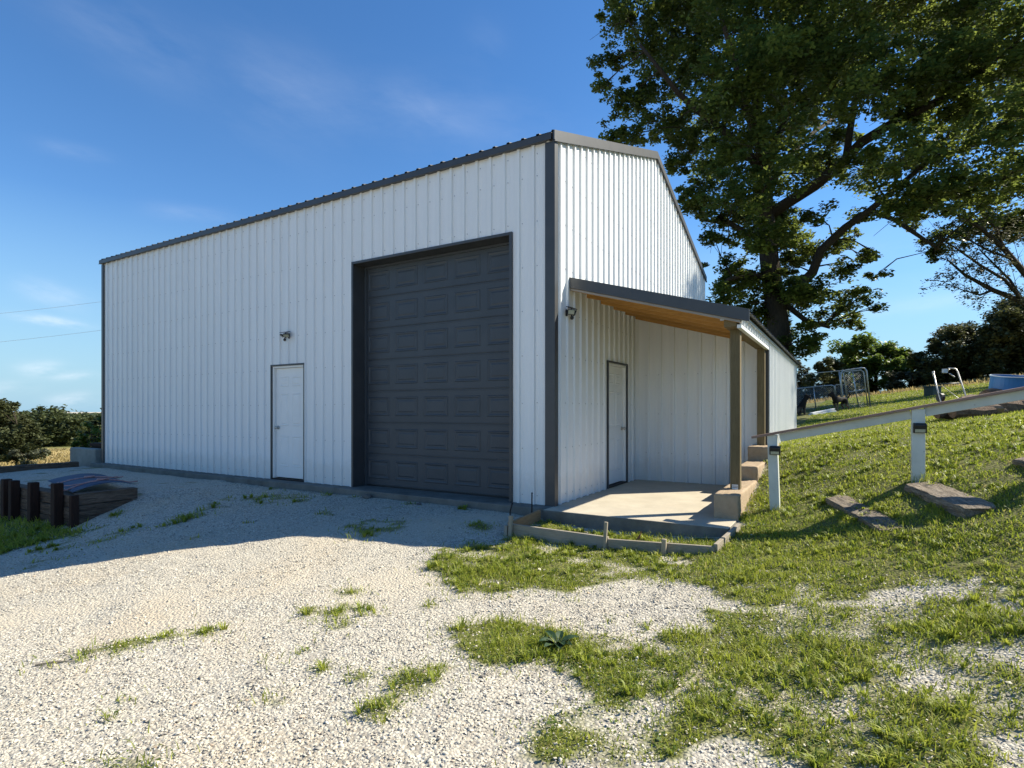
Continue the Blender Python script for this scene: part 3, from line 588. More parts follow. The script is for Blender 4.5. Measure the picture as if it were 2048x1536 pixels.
b = MB(); b.beam((3.753, .595, rz_(3.753)-.014), (5.6, .595, rz_(5.6)-.014), .145, .028); hbuild(b, 'cap_board', RAILTOP)
def post_light(x, z, label):
    t = thing('solar_light', label, 'solar light', (x, .54, z), 0, 'solar lights on the handrail posts')
    b = MB(); b.add([(-.058, .006, -.052), (.058, .006, -.052), (.058, .006, .052), (-.058, .006, .052), (-.058, -.035, -.052), (.058, -.035, -.052), (.058, -.06, .03), (-.058, -.06, .03), (-.052, -.03, .050), (.052, -.03, .050)],
        [(0, 1, 2, 3), (0, 4, 5, 1), (4, 7, 6, 5), (7, 8, 9, 6), (8, 3, 2, 9), (0, 3, 8, 7, 4), (1, 5, 6, 9, 2)]); b.build('housing', BLACKPL, t, .004)
    b = MB(); b.add([(-.044, -.0385, -.045), (.044, -.0385, -.045), (.044, -.0495, -.012), (-.044, -.0495, -.012), (-.044, -.03, -.045), (.044, -.03, -.045), (.044, -.04, -.012), (-.044, -.04, -.012)], [(0, 1, 2, 3), (4, 7, 6, 5), (0, 4, 5, 1), (2, 6, 7, 3), (0, 3, 7, 4), (1, 5, 6, 2)]); b.build('lens', LENS, t)
post_light(2.60, .795, 'black solar light on the handrail post nearest the porch')
post_light(3.965, 1.075, 'black solar light on the handrail post farther up the bank')

# railroad ties as steps
def tie(pts, zs, label, wdt=.22, th=.15, seed=0):
    (ax, ay), (bx, by) = pts; A = Vector((ax, ay, zs[0])); B = Vector((bx, by, zs[1])); d = (B-A); Ln = d.length; d.normalize(); s_ = d.cross(Vector((0, 0, 1))).normalized(); s_ = (s_+Vector((0, 0, (.16 if s_.x > 0 else -.16)))).normalized(); u = s_.cross(d).normalized(); u = u if u.z > 0 else -u
    r = random.Random(seed); n = 16; k = [(-.5, 0), (-.5, -1), (-.46, .0), (-.18, .02), (.1, -.01), (.32, .03), (.46, 0.0), (.5, -.12), (.5, -1)]; sec = [(-.5, -1), (-.5, -.55), (-.5, -.1), (-.44, 0), (-.15, .02), (.12, 0), (.44, .01), (.5, -.12), (.5, -.6), (.5, -1)]
    vs = []; nn = len(sec); jit = [(r.gauss(0, .003), r.gauss(0, .003)) for _ in sec]
    for i in range(n+1):
        t = i/n; rag = (0 if 0 < i < n else 1)
        for (p_, q_), (jx, jy) in zip(sec, jit):
            sh_ = (.9 if i in (0, n) else 1)
            off = r.gauss(0, .004); vs.append(A + d*(Ln*t + (r.uniform(-.02, .02) if rag else 0)) + s_*((p_*wdt*sh_)+jx+off) + u*((q_*th)+jy+r.gauss(0, .004) - (.012 if rag and q_ > -.2 else 0)))
    fs = [(i*nn+j, i*nn+(j+1) % nn, (i+1)*nn+(j+1) % nn, (i+1)*nn+j) for i in range(n) for j in range(nn)]+[tuple(range(nn))[::-1], tuple(n*nn+j for j in range(nn))]
    b = MB(); b.add(vs, fs); o = b.build('railroad_tie', TIE_Y); M_ = Matrix.Translation(A) @ Matrix.Rotation(math.atan2(-d.x, d.y), 4, 'Z'); o.data.transform(M_.inverted()); o.matrix_world = M_; tag(o, label, 'railroad tie', 'railroad ties laid as steps up the bank')
# each tie: from its end under the rail to the end nearest the camera
tie([(3.20, .56), (3.66, -.58)], [g1(3.2, .56)+.075, g1(3.66, -.58)+.05], 'cracked weathered railroad tie lowest on the bank, its near end sunk in grass', .24, .16, 1)
tie([(3.93, .47), (4.29, -.49)], [g1(3.93, .5)+.055, g1(4.29, -.5)+.085], 'wide railroad tie below the taller visible rail post, near end clear of the grass', .29, .17, 2)
tie([(4.80, .62), (5.15, -.35)], [g1(4.8, .6)+.08, g1(5.1, -.3)+.08], 'railroad tie at the right edge of the photo, highest on the bank', .25, .17, 3)

# lamps on the walls
def two_head_lamp(name, label, loc, rz, tilt_down):
    t = thing(name, label, 'outdoor light', loc, rz); t.scale = (.76, .76, .76)          # local -y points out of the wall
    b = MB(); b.box(-.05, -.03, -.06, .05, 0, .06); b.tube([(0, -.03, .0), (0, -.10, .0)], .022, 10); b.build('mount', BLACKPL, t, .004)
    b = MB(); b.beam((-.13, -.10, .085), (.13, -.10, .085), .11, .012, (0, -.25, 1)); b.tube([(0, -.08, .0), (0, -.09, .08)], .012, 8); b.build('solar_panel', BLACKPL, t, .002)
    for s_, cx in ((-1, -.085), (1, .085)):
        c = Vector((cx, -.13, -.005)); nrm = Vector((s_*.45, -.65, -tilt_down)).normalized(); a = nrm.cross(Vector((0, 0, 1))).normalized(); u = a.cross(nrm).normalized()
        b = MB(); q = []
        for dd, k in ((0, 1.0), (-.035, .75)):
            for p_, r_ in ((-1, -1), (1, -1), (1, 1), (-1, 1)): q.append(c+nrm*dd+a*p_*.075*k+u*r_*.05*k)
        b.add(q, [(0, 1, 2, 3), (7, 6, 5, 4), (0, 4, 5, 1), (1, 5, 6, 2), (2, 6, 7, 3), (3, 7, 4, 0)]); hd = b.build('lamp_head', BLACKPL, t, .003)
        b = MB(); q = [c+nrm*dd+a*p_*.062+u*r_*.038 for dd in (.001, .006) for p_, r_ in ((-1, -1), (1, -1), (1, 1), (-1, 1))]
        b.add(q, [(3, 2, 1, 0), (4, 5, 6, 7), (0, 1, 5, 4), (1, 2, 6, 5), (2, 3, 7, 6), (3, 0, 4, 7)]); b.build('lens', LENS, hd)
    b = MB(); b.tube([(0, -.09, -.02), (0, -.10, -.075)], .014, 8); b.ball((0, -.105, -.095), .034, 10); b.build('motion_sensor', BLACKPL, t, smooth=True)
two_head_lamp('solar_wall_light', 'black solar wall light with pale lenses above the white man door on the front wall', (-5.327, 0, 2.60), 0, 1.1)
two_head_lamp('flood_light', 'black twin-head flood light on the gable wall beside the porch roof corner', (.0, .40, 2.60), math.radians(90), .3)

# ---------------------------------------------------------------- left: timber bed
tw = thing('timber_retaining_wall', 'dark stacked timber retaining wall with upright posts holding the raised gravel bed', 'retaining wall', (-6.52, -2.82, 0))
def tbuild(mb, name, mat, bev=.008):
    o = mb.build(name, mat, tw, bev); o.data.transform(Matrix.Translation((6.52, 2.82, 0))); return o
rt = random.Random(5)
for c in range(7):
    z1 = 0-.012 - c*.178; z0 = z1-.170; x = -6.60-(.9 if c % 2 else 0)
    if c % 2: b = MB(); b.box(-6.60, -2.82+rt.uniform(-.01, .01), z0, x+.006, -2.62, z1); tbuild(b, 'timber', TIMBER_X)
    while x > -13:
        x2 = x-2.43; b = MB(); j = rt.uniform(-.014, .014); b.box(x, -2.82+j, z0, x2+.008, -2.62+j, z1+rt.uniform(-.006, .004)); tbuild(b, 'timber', TIMBER_X); x = x2
for c, yend in enumerate((-1.93, -2.0, -2.05, -2.2)):
    z1 = .012-c*.178; z0 = z1-.170; b = MB(); j = rt.uniform(-.01, .01); b.box(-6.70+j, -2.74, z0, -6.52+j, yend, z1); tbuild(b, 'timber', TIMBER_Y)
b = MB(); b.box(-6.585, -2.845, -.85, -6.505, -2.745, .0); tbuild(b, 'corner_post', POSTDARK)
for x, w2, zt_ in ((-6.86, .13, .17), (-7.70, .12, .13), (-8.45, .12, .11), (-8.76, .12, .115), (-10.3, .12, .1), (-11.6, .12, .1)):
    b = MB(); b.beam((x, -2.895, -1.3), (x+.01, -2.89, zt_), w2, .12, (0, 1, 0)); tbuild(b, 'post', POSTDARK)
for c in range(3):
    z1 = .03-c*.178; b = MB(); b.box(-12.75, -2.6, z1-.17, -12.57, -.35, z1); tbuild(b, 'timber', TIMBER_Y)
gxb = np.linspace(-12.6, -6.69, 60); gyb = np.linspace(-2.63, -.235, 26); Xb, Yb = np.meshgrid(gxb, gyb, indexing='ij')
Zb = -.085+(fbm(Xb, Yb, 1.4, 0)-.5)*.06-.04*np.clip((-1.2-Yb), 0, 1); Zb[-1] -= .25; Zb[-2] -= .02
Vb = np.stack([Xb, Yb, Zb], -1).reshape(-1, 3); Ib = np.arange(Vb.shape[0]).reshape(60, 26); Fb = np.stack([Ib[:-1, :-1], Ib[1:, :-1], Ib[1:, 1:], Ib[:-1, 1:]], -1).reshape(-1, 4)
tag(raw_mesh('gravel_bed', Vb, Fb, 4, GROUND, {'grassy': np.clip((fbm(Vb[:, 0], Vb[:, 1], 2.5, 2)-.62)*5, 0, .6), 'hay': np.zeros(len(Vb)), 'packed': np.zeros(len(Vb))}, smooth=True), kind='structure')

# blue-grey sheet arched over the corner of the bed, strapped down
m = Mat('blue_grey_tarp', .75, .2); m.col(m.ramp(m.noise(4, 5, .6), [(.3, (.05, .075, .12)), (.7, (.085, .115, .165))])); m.bump(m.noise(9, 4, .6, m.map((1, 3, 1))), .4, .02); TARP = m.m
tp0 = Vector((-6.68, -2.76, 0)); eu = Vector((-.06, .92, 0)); ev = Vector((-2.05, .42, 0))      # the arch bends across eu
def arch(u, v): p = tp0 + eu*u + ev*v; return Vector((p.x, p.y, .03 + .075*math.sin(math.pi*min(1, max(0, u)))**.8 + .02*math.sin(5*v+2*u)*math.sin(math.pi*u)))
b = MB(); n1, n2 = 16, 22; vs = [arch(i/n1, j/n2)+Vector((0, 0, dz)) for dz in (0, -.006) for i in range(n1+1) for j in range(n2+1)]; K = (n1+1)*(n2+1)
fs = [(i*(n2+1)+j, (i+1)*(n2+1)+j, (i+1)*(n2+1)+j+1, i*(n2+1)+j+1) for i in range(n1) for j in range(n2)]; fs += [tuple(K+q for q in f[::-1]) for f in fs]
ring = [i*(n2+1) for i in range(n1+1)]+[n1*(n2+1)+j for j in range(1, n2+1)]+[i*(n2+1)+n2 for i in range(n1-1, -1, -1)]+[j for j in range(n2-1, 0, -1)]
fs += [(a, c, K+c, K+a) for a, c in zip(ring, ring[1:]+ring[:1])]
b.add(vs, fs); o = b.build('cover_sheet', TARP, smooth=True); tag(o, 'arched blue-grey sheet lying over the dark timber bed corner', 'cover sheet')
STRAP = flat('faded_pink_strap', (.42, .24, .22), .7, var=.3, vscale=20)
for v0, v1, lb in ((.16, .22, 'faded pink strap nearer the timber corner, across the blue-grey sheet'), (.60, .66, 'faded pink strap farther from the timber corner, across the blue-grey sheet')):
    b = MB(); P_ = [arch(t, v0+(v1-v0)*t)+Vector((0, 0, .008)) for t in np.linspace(-.12, 1.15, 26)]; b.tube(P_, .011, 6); b.tube([arch(.45, v0+.02)+Vector((0, 0, .02)), arch(.62, v0+.03)+Vector((0, 0, .02))], .02, 6)
    tag(b.build('strap', STRAP, smooth=True), lb, 'strap', 'straps over the cover sheet')
b = MB(); pts = [(-8.5, -2.4, -.05), (-8.0, -2.45, .06), (-7.5, -2.66, .05), (-7.1, -2.62, .09), (-6.9, -2.4, .14), (-7.0, -2.0, .18)]
tag(MB().tube(pts, .007, 6).build('cord', STRAP, smooth=True), 'thin pale cord trailing off the blue-grey sheet along the bed edge', 'cord')
# end of the concrete wall, and a dark stack on it
b = MB(); b.box(-13.67, -.12, -1.2, -12.32, .08, .325); tag(b.build('concrete_wall', PALECON, None, .02), 'short pale concrete wall end at the far left corner of the garage', 'wall')
st = thing('lumber_stack', 'dark stack of boards beside the far left garage corner, half under a shrub', 'lumber stack', (-13, .6, 0))
for k in range(7):
    b = MB(); b.box(-.55+rt.uniform(-.1, .1), -.3, -.3+k*.105, .62+rt.uniform(-.05, .05), .35+rt.uniform(-.1, .1), -.3+k*.105+.09); b.build('board', POSTDARK, st, .006)

# ---------------------------------------------------------------- right: yard things. LD(a, d) = a metres to the camera's right, d metres ahead
def LD(a, d, z=0): p = CAMP+RT*a+FW*d; return Vector((p[0], p[1], z))
def px(u, v, d): return LD((u-1024)/FPX*d, d, CAMP[2]+(822-v)/FPX*d)
SKINM = flat('dog_black_coat', (.018, .016, .015), .75, .25, var=.3, vscale=8)
m = Mat('dog_coat', .8, .2); gn = m.N.new('ShaderNodeSeparateXYZ'); m.L.new(m.co, gn.inputs[0]); m.col(m.mix(m.ramp(m.math('ADD', m.math('MULTIPLY', gn.outputs[2], 1.0), m.math('MULTIPLY', m.noise(9, 3), .25)), [(.33, .75), (.46, 0.0)]), (.016, .014, .013), (.15, .115, .085))); DOGM = m.m
def dog(label, loc, rz, sit=False):
    # local +x is the way the nose points
    if not sit:
        J = {'p': (-.22, 0, .46, .085), 'm': (0, 0, .45, .10), 'c': (.20, 0, .45, .115), 'n': (.33, 0, .56, .07), 'h': (.41, 0, .66, .075), 'z': (.52, 0, .63, .042), 'zz': (.58, 0, .615, .03),
             't1': (-.33, 0, .50, .03), 't2': (-.42, 0, .60, .026), 't3': (-.41, 0, .72, .022), 't4': (-.34, 0, .76, .012), 'e1': (.38, .055, .74, .02), 'e2': (.38, -.055, .74, .02)}
        E = [('p', 'm'), ('m', 'c'), ('c', 'n'), ('n', 'h'), ('h', 'z'), ('z', 'zz'), ('p', 't1'), ('t1', 't2'), ('t2', 't3'), ('t3', 't4'), ('h', 'e1'), ('h', 'e2')]
        for s_, k in ((1, 'L'), (-1, 'R')):
            J['f1'+k] = (.22, s_*.075, .36, .052); J['f2'+k] = (.21+.02*s_, s_*.08, .19, .030); J['f3'+k] = (.22+.03*s_, s_*.08, .03, .026); J['f4'+k] = (.27+.03*s_, s_*.08, .02, .024)
            J['b1'+k] = (-.20, s_*.075, .36, .068); J['b2'+k] = (-.13-.03*s_, s_*.08, .25, .042); J['b3'+k] = (-.27-.04*s_, s_*.08, .15, .026); J['b4'+k] = (-.24-.04*s_, s_*.08, .03, .025); J['b5'+k] = (-.19-.04*s_, s_*.08, .02, .024)
            E += [('c', 'f1'+k), ('f1'+k, 'f2'+k), ('f2'+k, 'f3'+k), ('f3'+k, 'f4'+k), ('p', 'b1'+k), ('b1'+k, 'b2'+k), ('b2'+k, 'b3'+k), ('b3'+k, 'b4'+k), ('b4'+k, 'b5'+k)]
    else:
        J = {'p': (-.16, 0, .16, .12), 'm': (-.05, 0, .33, .11), 'c': (.06, 0, .46, .11), 'n': (.12, 0, .62, .07), 'h': (.17, 0, .73, .08), 'z': (.28, 0, .70, .045), 'zz': (.33, 0, .69, .03), 't1': (-.30, 0, .06, .03), 't2': (-.45, .05, .03, .02), 'e1': (.13, .06, .81, .02), 'e2': (.13, -.06, .81, .02)}
        E = [('p', 'm'), ('m', 'c'), ('c', 'n'), ('n', 'h'), ('h', 'z'), ('z', 'zz'), ('p', 't1'), ('t1', 't2'), ('h', 'e1'), ('h', 'e2')]
        for s_, k in ((1, 'L'), (-1, 'R')):
            J['f1'+k] = (.10, s_*.075, .36, .05); J['f2'+k] = (.10, s_*.08, .18, .032); J['f3'+k] = (.11, s_*.08, .03, .028); J['f4'+k] = (.16, s_*.08, .02, .024)
            J['b1'+k] = (-.10, s_*.12, .16, .075); J['b2'+k] = (.04, s_*.14, .17, .045); J['b3'+k] = (-.10, s_*.13, .04, .03); J['b4'+k] = (.04, s_*.13, .025, .026)
            E += [('c', 'f1'+k), ('f1'+k, 'f2'+k), ('f2'+k, 'f3'+k), ('f3'+k, 'f4'+k), ('p', 'b1'+k), ('b1'+k, 'b2'+k), ('b2'+k, 'b3'+k), ('b3'+k, 'b4'+k)]
    ks = list(J); me = bpy.data.meshes.new('dog'); me.from_pydata([J[k][:3] for k in ks], [(ks.index(a), ks.index(c)) for a, c in E], []); me.materials.append(DOGM)
    o = bpy.data.objects.new('dog', me); COL.objects.link(o); md = o.modifiers.new('skin', 'SKIN'); 
    for i, k in enumerate(ks): me.skin_vertices[0].data[i].radius = (J[k][3], J[k][3])
    me.skin_vertices[0].data[0].use_root = True; md.use_smooth_shade = True
    sb = o.modifiers.new('sub', 'SUBSURF'); sb.levels = 2; sb.render_levels = 2
    o.location = loc; o.rotation_euler = (0, 0, rz); tag(o, label, 'dog', None); return o
dp = LD(12.55, 21.4); dp.z = g1(dp.x, dp.y)-.01
dog('black and tan dog standing side-on before the low chain-link fence, tail up', dp, YAW+math.radians(195))
dp = LD(10.95, 21.2); dp.z = g1(dp.x, dp.y)-.01
dog('dark dog sitting on the grass, half hidden by the end of the long side wall', dp, YAW+math.radians(-20), True)

def fence_panel(name, label, cat, pts2d, d0, wires, group=None):
    """chain link framed by tube: pts2d = list of tube paths in (a, z) at depth d0; wires = (a0, a1, z0, z1)"""
    t = thing(name, label, cat, (0, 0, 0), 0, group)
    for nm, path, r in pts2d: MB().tube([LD(p[0], d0+(p[2] if len(p) > 2 else 0), p[1]) for p in path], r, 7).build(nm, GALV, t, smooth=True)
    b = MB(); a0, a1, z0, z1 = wires; s = .085; n = int((a1-a0+z1-z0)/s)+1
    for sg in (1, -1):
        for k in range(n):
            c = a0-(z1-z0)+k*s if sg == 1 else a0+k*s
            # line a = c + sg*(z-z0), clipped
            za, zb = z0, z1
            if sg == 1: za = max(z0, z0+(a0-c)); zb = min(z1, z0+(a1-c))
            else: za = max(z0, z0+(c-a1)); zb = min(z1, z0+(c-a0))
            if zb-za > .02: b.tube([LD(c+sg*(za-z0), d0, za), LD(c+sg*(zb-z0), d0, zb)], .0042, 3, cap=False)
    tag(b.build('chain_link_mesh', GALV, t), kind='stuff'); return t
def az(u, v, d): return ((u-1024)/FPX*d, CAMP[2]+(822-v)/FPX*d)
d0 = 24.0
A = lambda u, v: az(u, v, d0)
fence_panel('chain_link_fence', 'low chain-link fence with pale rounded top rail behind the dogs', 'fence',
    [('top_rail', [A(1560, 781), A(1595, 777.5), A(1632, 773), A(1664, 770.5), A(1668.5, 773), A(1670, 800)], .026), ('post', [A(1627, 774), A(1632, 820)], .024), ('post', [A(1590, 778), A(1592, 824)], .024), ('post', [A(1669, 774), A(1671, 818)], .024)], d0, (A(1560, 0)[0], A(1669, 0)[0], 1.28, A(0, 774)[1]))
d0 = 22.6
fence_panel('fence_gate', 'small square chain-link gate panel beside the tall kennel panel', 'gate',
    [('frame', [A(1672, 794), A(1670, 772), A(1672, 769.5), A(1688, 769), A(1691.5, 771), A(1693, 795), A(1672, 794)], .020), ('leg', [A(1684, 770), A(1687, 818)], .02), ('leg', [A(1693, 785), A(1697.5, 818)], .02)], d0, (A(1671.5, 0)[0], A(1692, 0)[0], A(0, 794)[1], A(0, 770)[1]))
d0 = 22.0
fence_panel('kennel_panel', 'tall chain-link kennel panel with rounded grey tube frame on the lawn', 'kennel panel',
    [('frame', [A(1684, 818), A(1682, 749), A(1684, 742.5), A(1690, 740.5), A(1724, 735.5), A(1730, 737), A(1733, 742), A(1741, 817)], .030), ('frame', [A(1697, 816), A(1687, 746), A(1690, 743), A(1722, 740), A(1727, 744), A(1736, 815)], .024),
     ('post', [A(1678, 741), A(1682, 770), A(1687, 817)], .026), ('post', [A(1705, 742), A(1711, 780), A(1718, 815)], .022), ('rail', [A(1695, 784), A(1712, 782), A(1733, 778)], .018), ('rail', [A(1605, 750), A(1622, 747), A(1678, 741.5), A(1726, 736)], .018)], d0, (A(1690, 0)[0], A(1730, 0)[0], 1.38, A(0, 742)[1]))
b = MB(); pa = LD(11.0, 20.6); pb = LD(12.0, 20.9); b.beam((pa.x, pa.y, g1(pa.x, pa.y)+.07), (pb.x, pb.y, g1(pb.x, pb.y)+.13), .14, .05); b.beam((pa.x, pa.y, g1(pa.x, pa.y)-.02), (pb.x, pb.y, g1(pb.x, pb.y)+.02), .25, .12)
tag(b.build('white_board', WHITE_PAINT, None, .01), 'long white board lying low on the grass between the two dogs', 'board')
# mower: handle, deck, wheels
mo = thing('push_mower', 'old push mower with tall pale folding handle standing behind the handrail', 'lawn mower', tuple(LD(0, 0)), 0); mo.location = (0, 0, 0)
d0 = 12.4; g0 = g1(*LD(9.9, 12.4)[:2])
b = MB(); b.tube([px(1892, 838, 11.9), px(1874, 776, 12.3), px(1866.5, 744, 12.5)], .0145, 8); b.tube([px(1868, 752, 12.5), px(1866.3, 742.5, 12.5)], .024, 8); b.build('handle_tube', STEELTUBE, mo, smooth=True)
b = MB(); b.tube([px(1943, 828, 11.9), px(1926, 775, 12.3), px(1915, 742, 12.5), px(1911, 737.5, 12.52), px(1897, 736, 12.55)], .0145, 8); b.build('handle_tube', STEELTUBE, mo, smooth=True)
b = MB(); b.tube([px(1877, 769, 12.36), px(1900, 767, 12.36), px(1924, 766, 12.36)], .012, 8); b.build('crossbar', BLACKPL, mo, smooth=True)
b = MB(); b.tube([px(1885, 772, 12.3), px(1918, 797, 11.9), px(1925, 830, 11.7)], .005, 6); b.build('cable', STEELTUBE, mo, smooth=True)
b = MB(); c = px(1891.5, 742, 12.55); b.beam(c-Vector(RT)*.07, c+Vector(RT)*.03, .05, .09, (.1, .1, 1)); b.tube([c+Vector(RT)*.03-Vector((0, 0, .02)), px(1899, 738, 12.5)], .012, 6); b.tube([px(1899, 747, 12.5), px(1909, 754, 12.5)], .014, 6); b.build('control_box', GALV, mo, .004)
mc = LD(.785*12.0, 11.7); gm = g1(mc.x, mc.y)
b = MB(); b.lathe([(0, .16), (.20, .16), (.27, .14), (.29, .06), (.28, .05)], (mc.x, mc.y, gm), 20); b.lathe([(.11, .16), (.12, .26), (.09, .32), (0, .33)], (mc.x, mc.y, gm), 16); b.build('deck', flat('mower_red', (.25, .03, .025), .5), mo)
for a_, e_ in ((-.27, -.27), (.27, -.27), (-.27, .27), (.27, .27)):
    b = MB(); p = Vector((mc.x, mc.y, gm+.09))+Vector(RT)*a_+Vector(FW)*e_; b.tube([p-Vector(RT)*.02, p+Vector(RT)*.02], .09, 14); b.build('wheel', BLACKPL, mo)
b = MB(); pw_ = px(1881, 795, 12.2); b.tube([pw_-Vector(RT)*.03, pw_+Vector(RT)*.03], .10, 14); b.build('rear_wheel', BLACKPL, mo)
# dark green box on the lawn
bx = px(1865, 781, 24.0); g = g1(bx.x, bx.y); b = MB(); b.box(-.25, -.2, -.1, .25, .2, .28); b.box(-.27, -.22, .281, .27, .22, .33)
o = b.build('utility_box', flat('dark_green_plastic', (.03, .055, .05), .5), None, .02); o.location = (bx.x, bx.y, bx.z-.14); o.rotation_euler = (0, 0, YAW+.3); tag(o, 'small dark green utility box on the lawn left of the mower handle', 'utility box')
# blue drum halves on the rock and log pile
dr = thing('plastic_drum', 'bright blue cut-down plastic drum standing on the rock pile', 'drum', tuple(px(2015, 792, 10.6)), YAW); dr.rotation_euler = (math.radians(9), 0, YAW)
b = MB(); R_ = .29; b.lathe([(0, -.20), (R_*.97, -.20), (R_, -.17), (R_, .30), (R_*1.035, .305), (R_*1.035, .335), (R_*.97, .335), (R_*.95, .30), (R_*.95, -.17), (0, -.17)], (0, 0, .05), 32); b.build('shell', BLUEPL, dr, smooth=False)
b = MB(); b.lathe([(R_*.965, .386), (R_*1.045, .386), (R_*1.045, .372)], (0, 0, 0), 32); b.build('rim', flat('sun_faded_rim', (.42, .50, .55), .5), dr)
dr2 = thing('plastic_drum', 'second blue drum at the very right edge, behind the cut-down one', 'drum', tuple(px(2082, 786, 10.9)), 0)
b = MB(); b.lathe([(0, -.20), (.30, -.20), (.30, .36), (.285, .36), (.285, -.17), (0, -.17)], (0, 0, 0), 28); b.build('shell', BLUEPL, dr2)
# rocks and logs of the pile
ROCK = flat('brown_rock', (.16, .12, .09), .95, .2, bump=.8, bscale=12, var=.4, vscale=6); LOGM = wood('rotten_log', (.05, .03, .02), (.14, .09, .06), (.30, .22, .16), (.6, 6, 6), 0, .95, 1.0, True)
pile = [(1905, 822, 9.7, .30, .12, 0), (1945, 826, 9.4, .22, .11, 1), (1925, 818, 10.0, .26, .13, 0), (1975, 822, 9.6, .28, .16, 0), (2010, 818, 9.7, .3, .2, 1), (2040, 815, 9.8, .3, .2, 0), (1960, 806, 10.2, .35, .18, 0), (2000, 800, 10.4, .35, .2, 0), (2045, 798, 10.5, .4, .22, 1), (1985, 786, 10.6, .22, .09, 0), (2010, 788, 10.5, .26, .1, 0), (2035, 787, 10.7, .3, .14, 0), (2080, 800, 10.4, .4, .3, 0), (2090, 815, 9.9, .4, .2, 0), (1893, 830, 9.6, .12, .08, 1)]
rr_ = random.Random(11)
PL = ['brown rock low at the front left of the heap, below the handrail cap', 'thick weathered log lying at the front left of the heap', 'brown rock just behind the front left end of the heap', 'wide brown rock at the front middle of the heap', 'dark log lying at the front right of the heap in shade',
      'brown rock at the front of the heap near the right edge', 'flat brown rock on the second row of the heap, its left end', 'wide dark rock on the second row of the heap, directly under the blue drum', 'dark log on the second row of the heap near the right edge', 'small brown rock peeping over the handrail cap left of the blue drum',
      'small flat rock right at the foot of the blue drum', 'top rock of the heap right of the blue drum foot', 'big rock of the heap past the right edge, upper row', 'big rock of the heap past the right edge, front row', 'short thin log end at the far left tip of the heap']
for i, (u, v, d_, r_, h_, lg) in enumerate(pile):
    c = px(u, v, d_)
    if lg:
        ang = rr_.uniform(-.3, .3); dv = (Vector(RT)*math.cos(ang)+Vector(FW)*math.sin(ang))
        b = MB(); b.tube([c-dv*r_*1.6, c-dv*r_*.5+Vector((0, 0, .02)), c+dv*r_*.5, c+dv*r_*1.6+Vector((0, 0, .03))], [h_*.8, h_, h_*.95, h_*.8], 9); o = b.build('log', LOGM); nm = 'log'
    else:
        bm = bmesh.new(); bmesh.ops.create_icosphere(bm, subdivisions=3, radius=1); dirs = [Vector((rr_.gauss(0, 1), rr_.gauss(0, 1), rr_.gauss(0, 1))).normalized() for _ in range(9)]
        for vv in bm.verts:
            cut = min([1.0]+[.78/max(.01, vv.co.dot(q)) for q in dirs if vv.co.dot(q) > .78]); vv.co = Vector((vv.co.x*r_, vv.co.y*r_*.9, vv.co.z*h_))*cut*(1+rr_.uniform(-.05, .05))
        me = bpy.data.meshes.new('rock'); bm.to_mesh(me); bm.free(); me.materials.append(ROCK); o = bpy.data.objects.new('rock', me); COL.objects.link(o); o.location = c; o.rotation_euler = (0, 0, rr_.uniform(0, 6)); nm = 'rock'
    tag(o, PL[i], nm, '%ss in the heap under the blue drum' % nm)
# power lines at the far left
for v0, v1, lb in ((627, 606, 'upper thin power line crossing the sky left of the garage'), (684, 663, 'lower thin power line crossing the sky left of the garage')):
    pts = [px(-420+t*900, (v0+18)-(t*900-420+420)*(.098)-8*math.sin(math.pi*t)*.5, 42+6*t) for t in np.linspace(0, 1, 14)]
    a_ = px(-500, v0+40, 44); c_ = px(330, v0-32, 44); pts = [a_.lerp(c_, t)-Vector((0, 0, 4*.12*math.sin(math.pi*t))) for t in np.linspace(0, 1, 16)]
    dz = px(0, v0, 44).z - (a_.lerp(c_, 500/830)).z + .48*math.sin(math.pi*500/830); pts = [p+Vector((0, 0, dz)) for p in pts]
    tag(MB().tube(pts, .009, 5).build('power_line', GALV), lb, 'power line', 'power lines left of the garage')

# ---------------------------------------------------------------- loose gravel, grass, weeds
def ground_z(x, y):
    z = far_z(x, y); Gv = grassy(x, y); nr = np.clip(1-(np.hypot(x-3, y+6)-25)/20, 0, 1)
    z = z + nr*((fbm(x, y, 1.1, 0)-.5)*.05 + (fbm(x, y, 7, 1, 2)-.5)*.018 + Gv*.015)
    rd = (y+4.55)-.95*(x+.95); rr = np.abs(rd)/1.38; al = np.clip(1-np.abs(x+.9)/2.2, 0, 1)
    return z + al*(np.exp(-(rr/.10)**2)*.02 - np.exp(-((rd/1.38-.28)/.2)**2)*.035), Gv
def scatter(n, r0, r1, cap):
    """spots on the land around the viewer, thinning with distance"""
    r = r0*np.exp(rng.random(n)*math.log(r1/r0)); th = (rng.random(n)-.5)*math.radians(122); k = n/(math.radians(122)*math.log(r1/r0))
    keep = rng.random(n) < np.minimum(1, cap/(k/r**2)); r = r[keep]; th = th[keep]
    d = FW[None, :2]*np.cos(th)[:, None]+RT[None, :2]*np.sin(th)[:, None]; p = CAMP[None, :2]+d*r[:, None]; return p[:, 0], p[:, 1], r
def rotm(n, tilt=math.pi):
    a = rng.random(n)*2*math.pi; b_ = (rng.random(n)-.5)*2*tilt; c = rng.random(n)*2*math.pi
    ca, sa, cb, sb, cc_, sc = np.cos(a), np.sin(a), np.cos(b_), np.sin(b_), np.cos(c), np.sin(c); z = np.zeros(n); o = np.ones(n)
    Rz = np.stack([np.stack([ca, -sa, z], -1), np.stack([sa, ca, z], -1), np.stack([z, z, o], -1)], 1)
    Rx = np.stack([np.stack([o, z, z], -1), np.stack([z, cb, -sb], -1), np.stack([z, sb, cb], -1)], 1)
    Rz2 = np.stack([np.stack([cc_, -sc, z], -1), np.stack([sc, cc_, z], -1), np.stack([z, z, o], -1)], 1)
    return Rz @ Rx @ Rz2
x, y, r = scatter(290000, 1.9, 12, 4800)
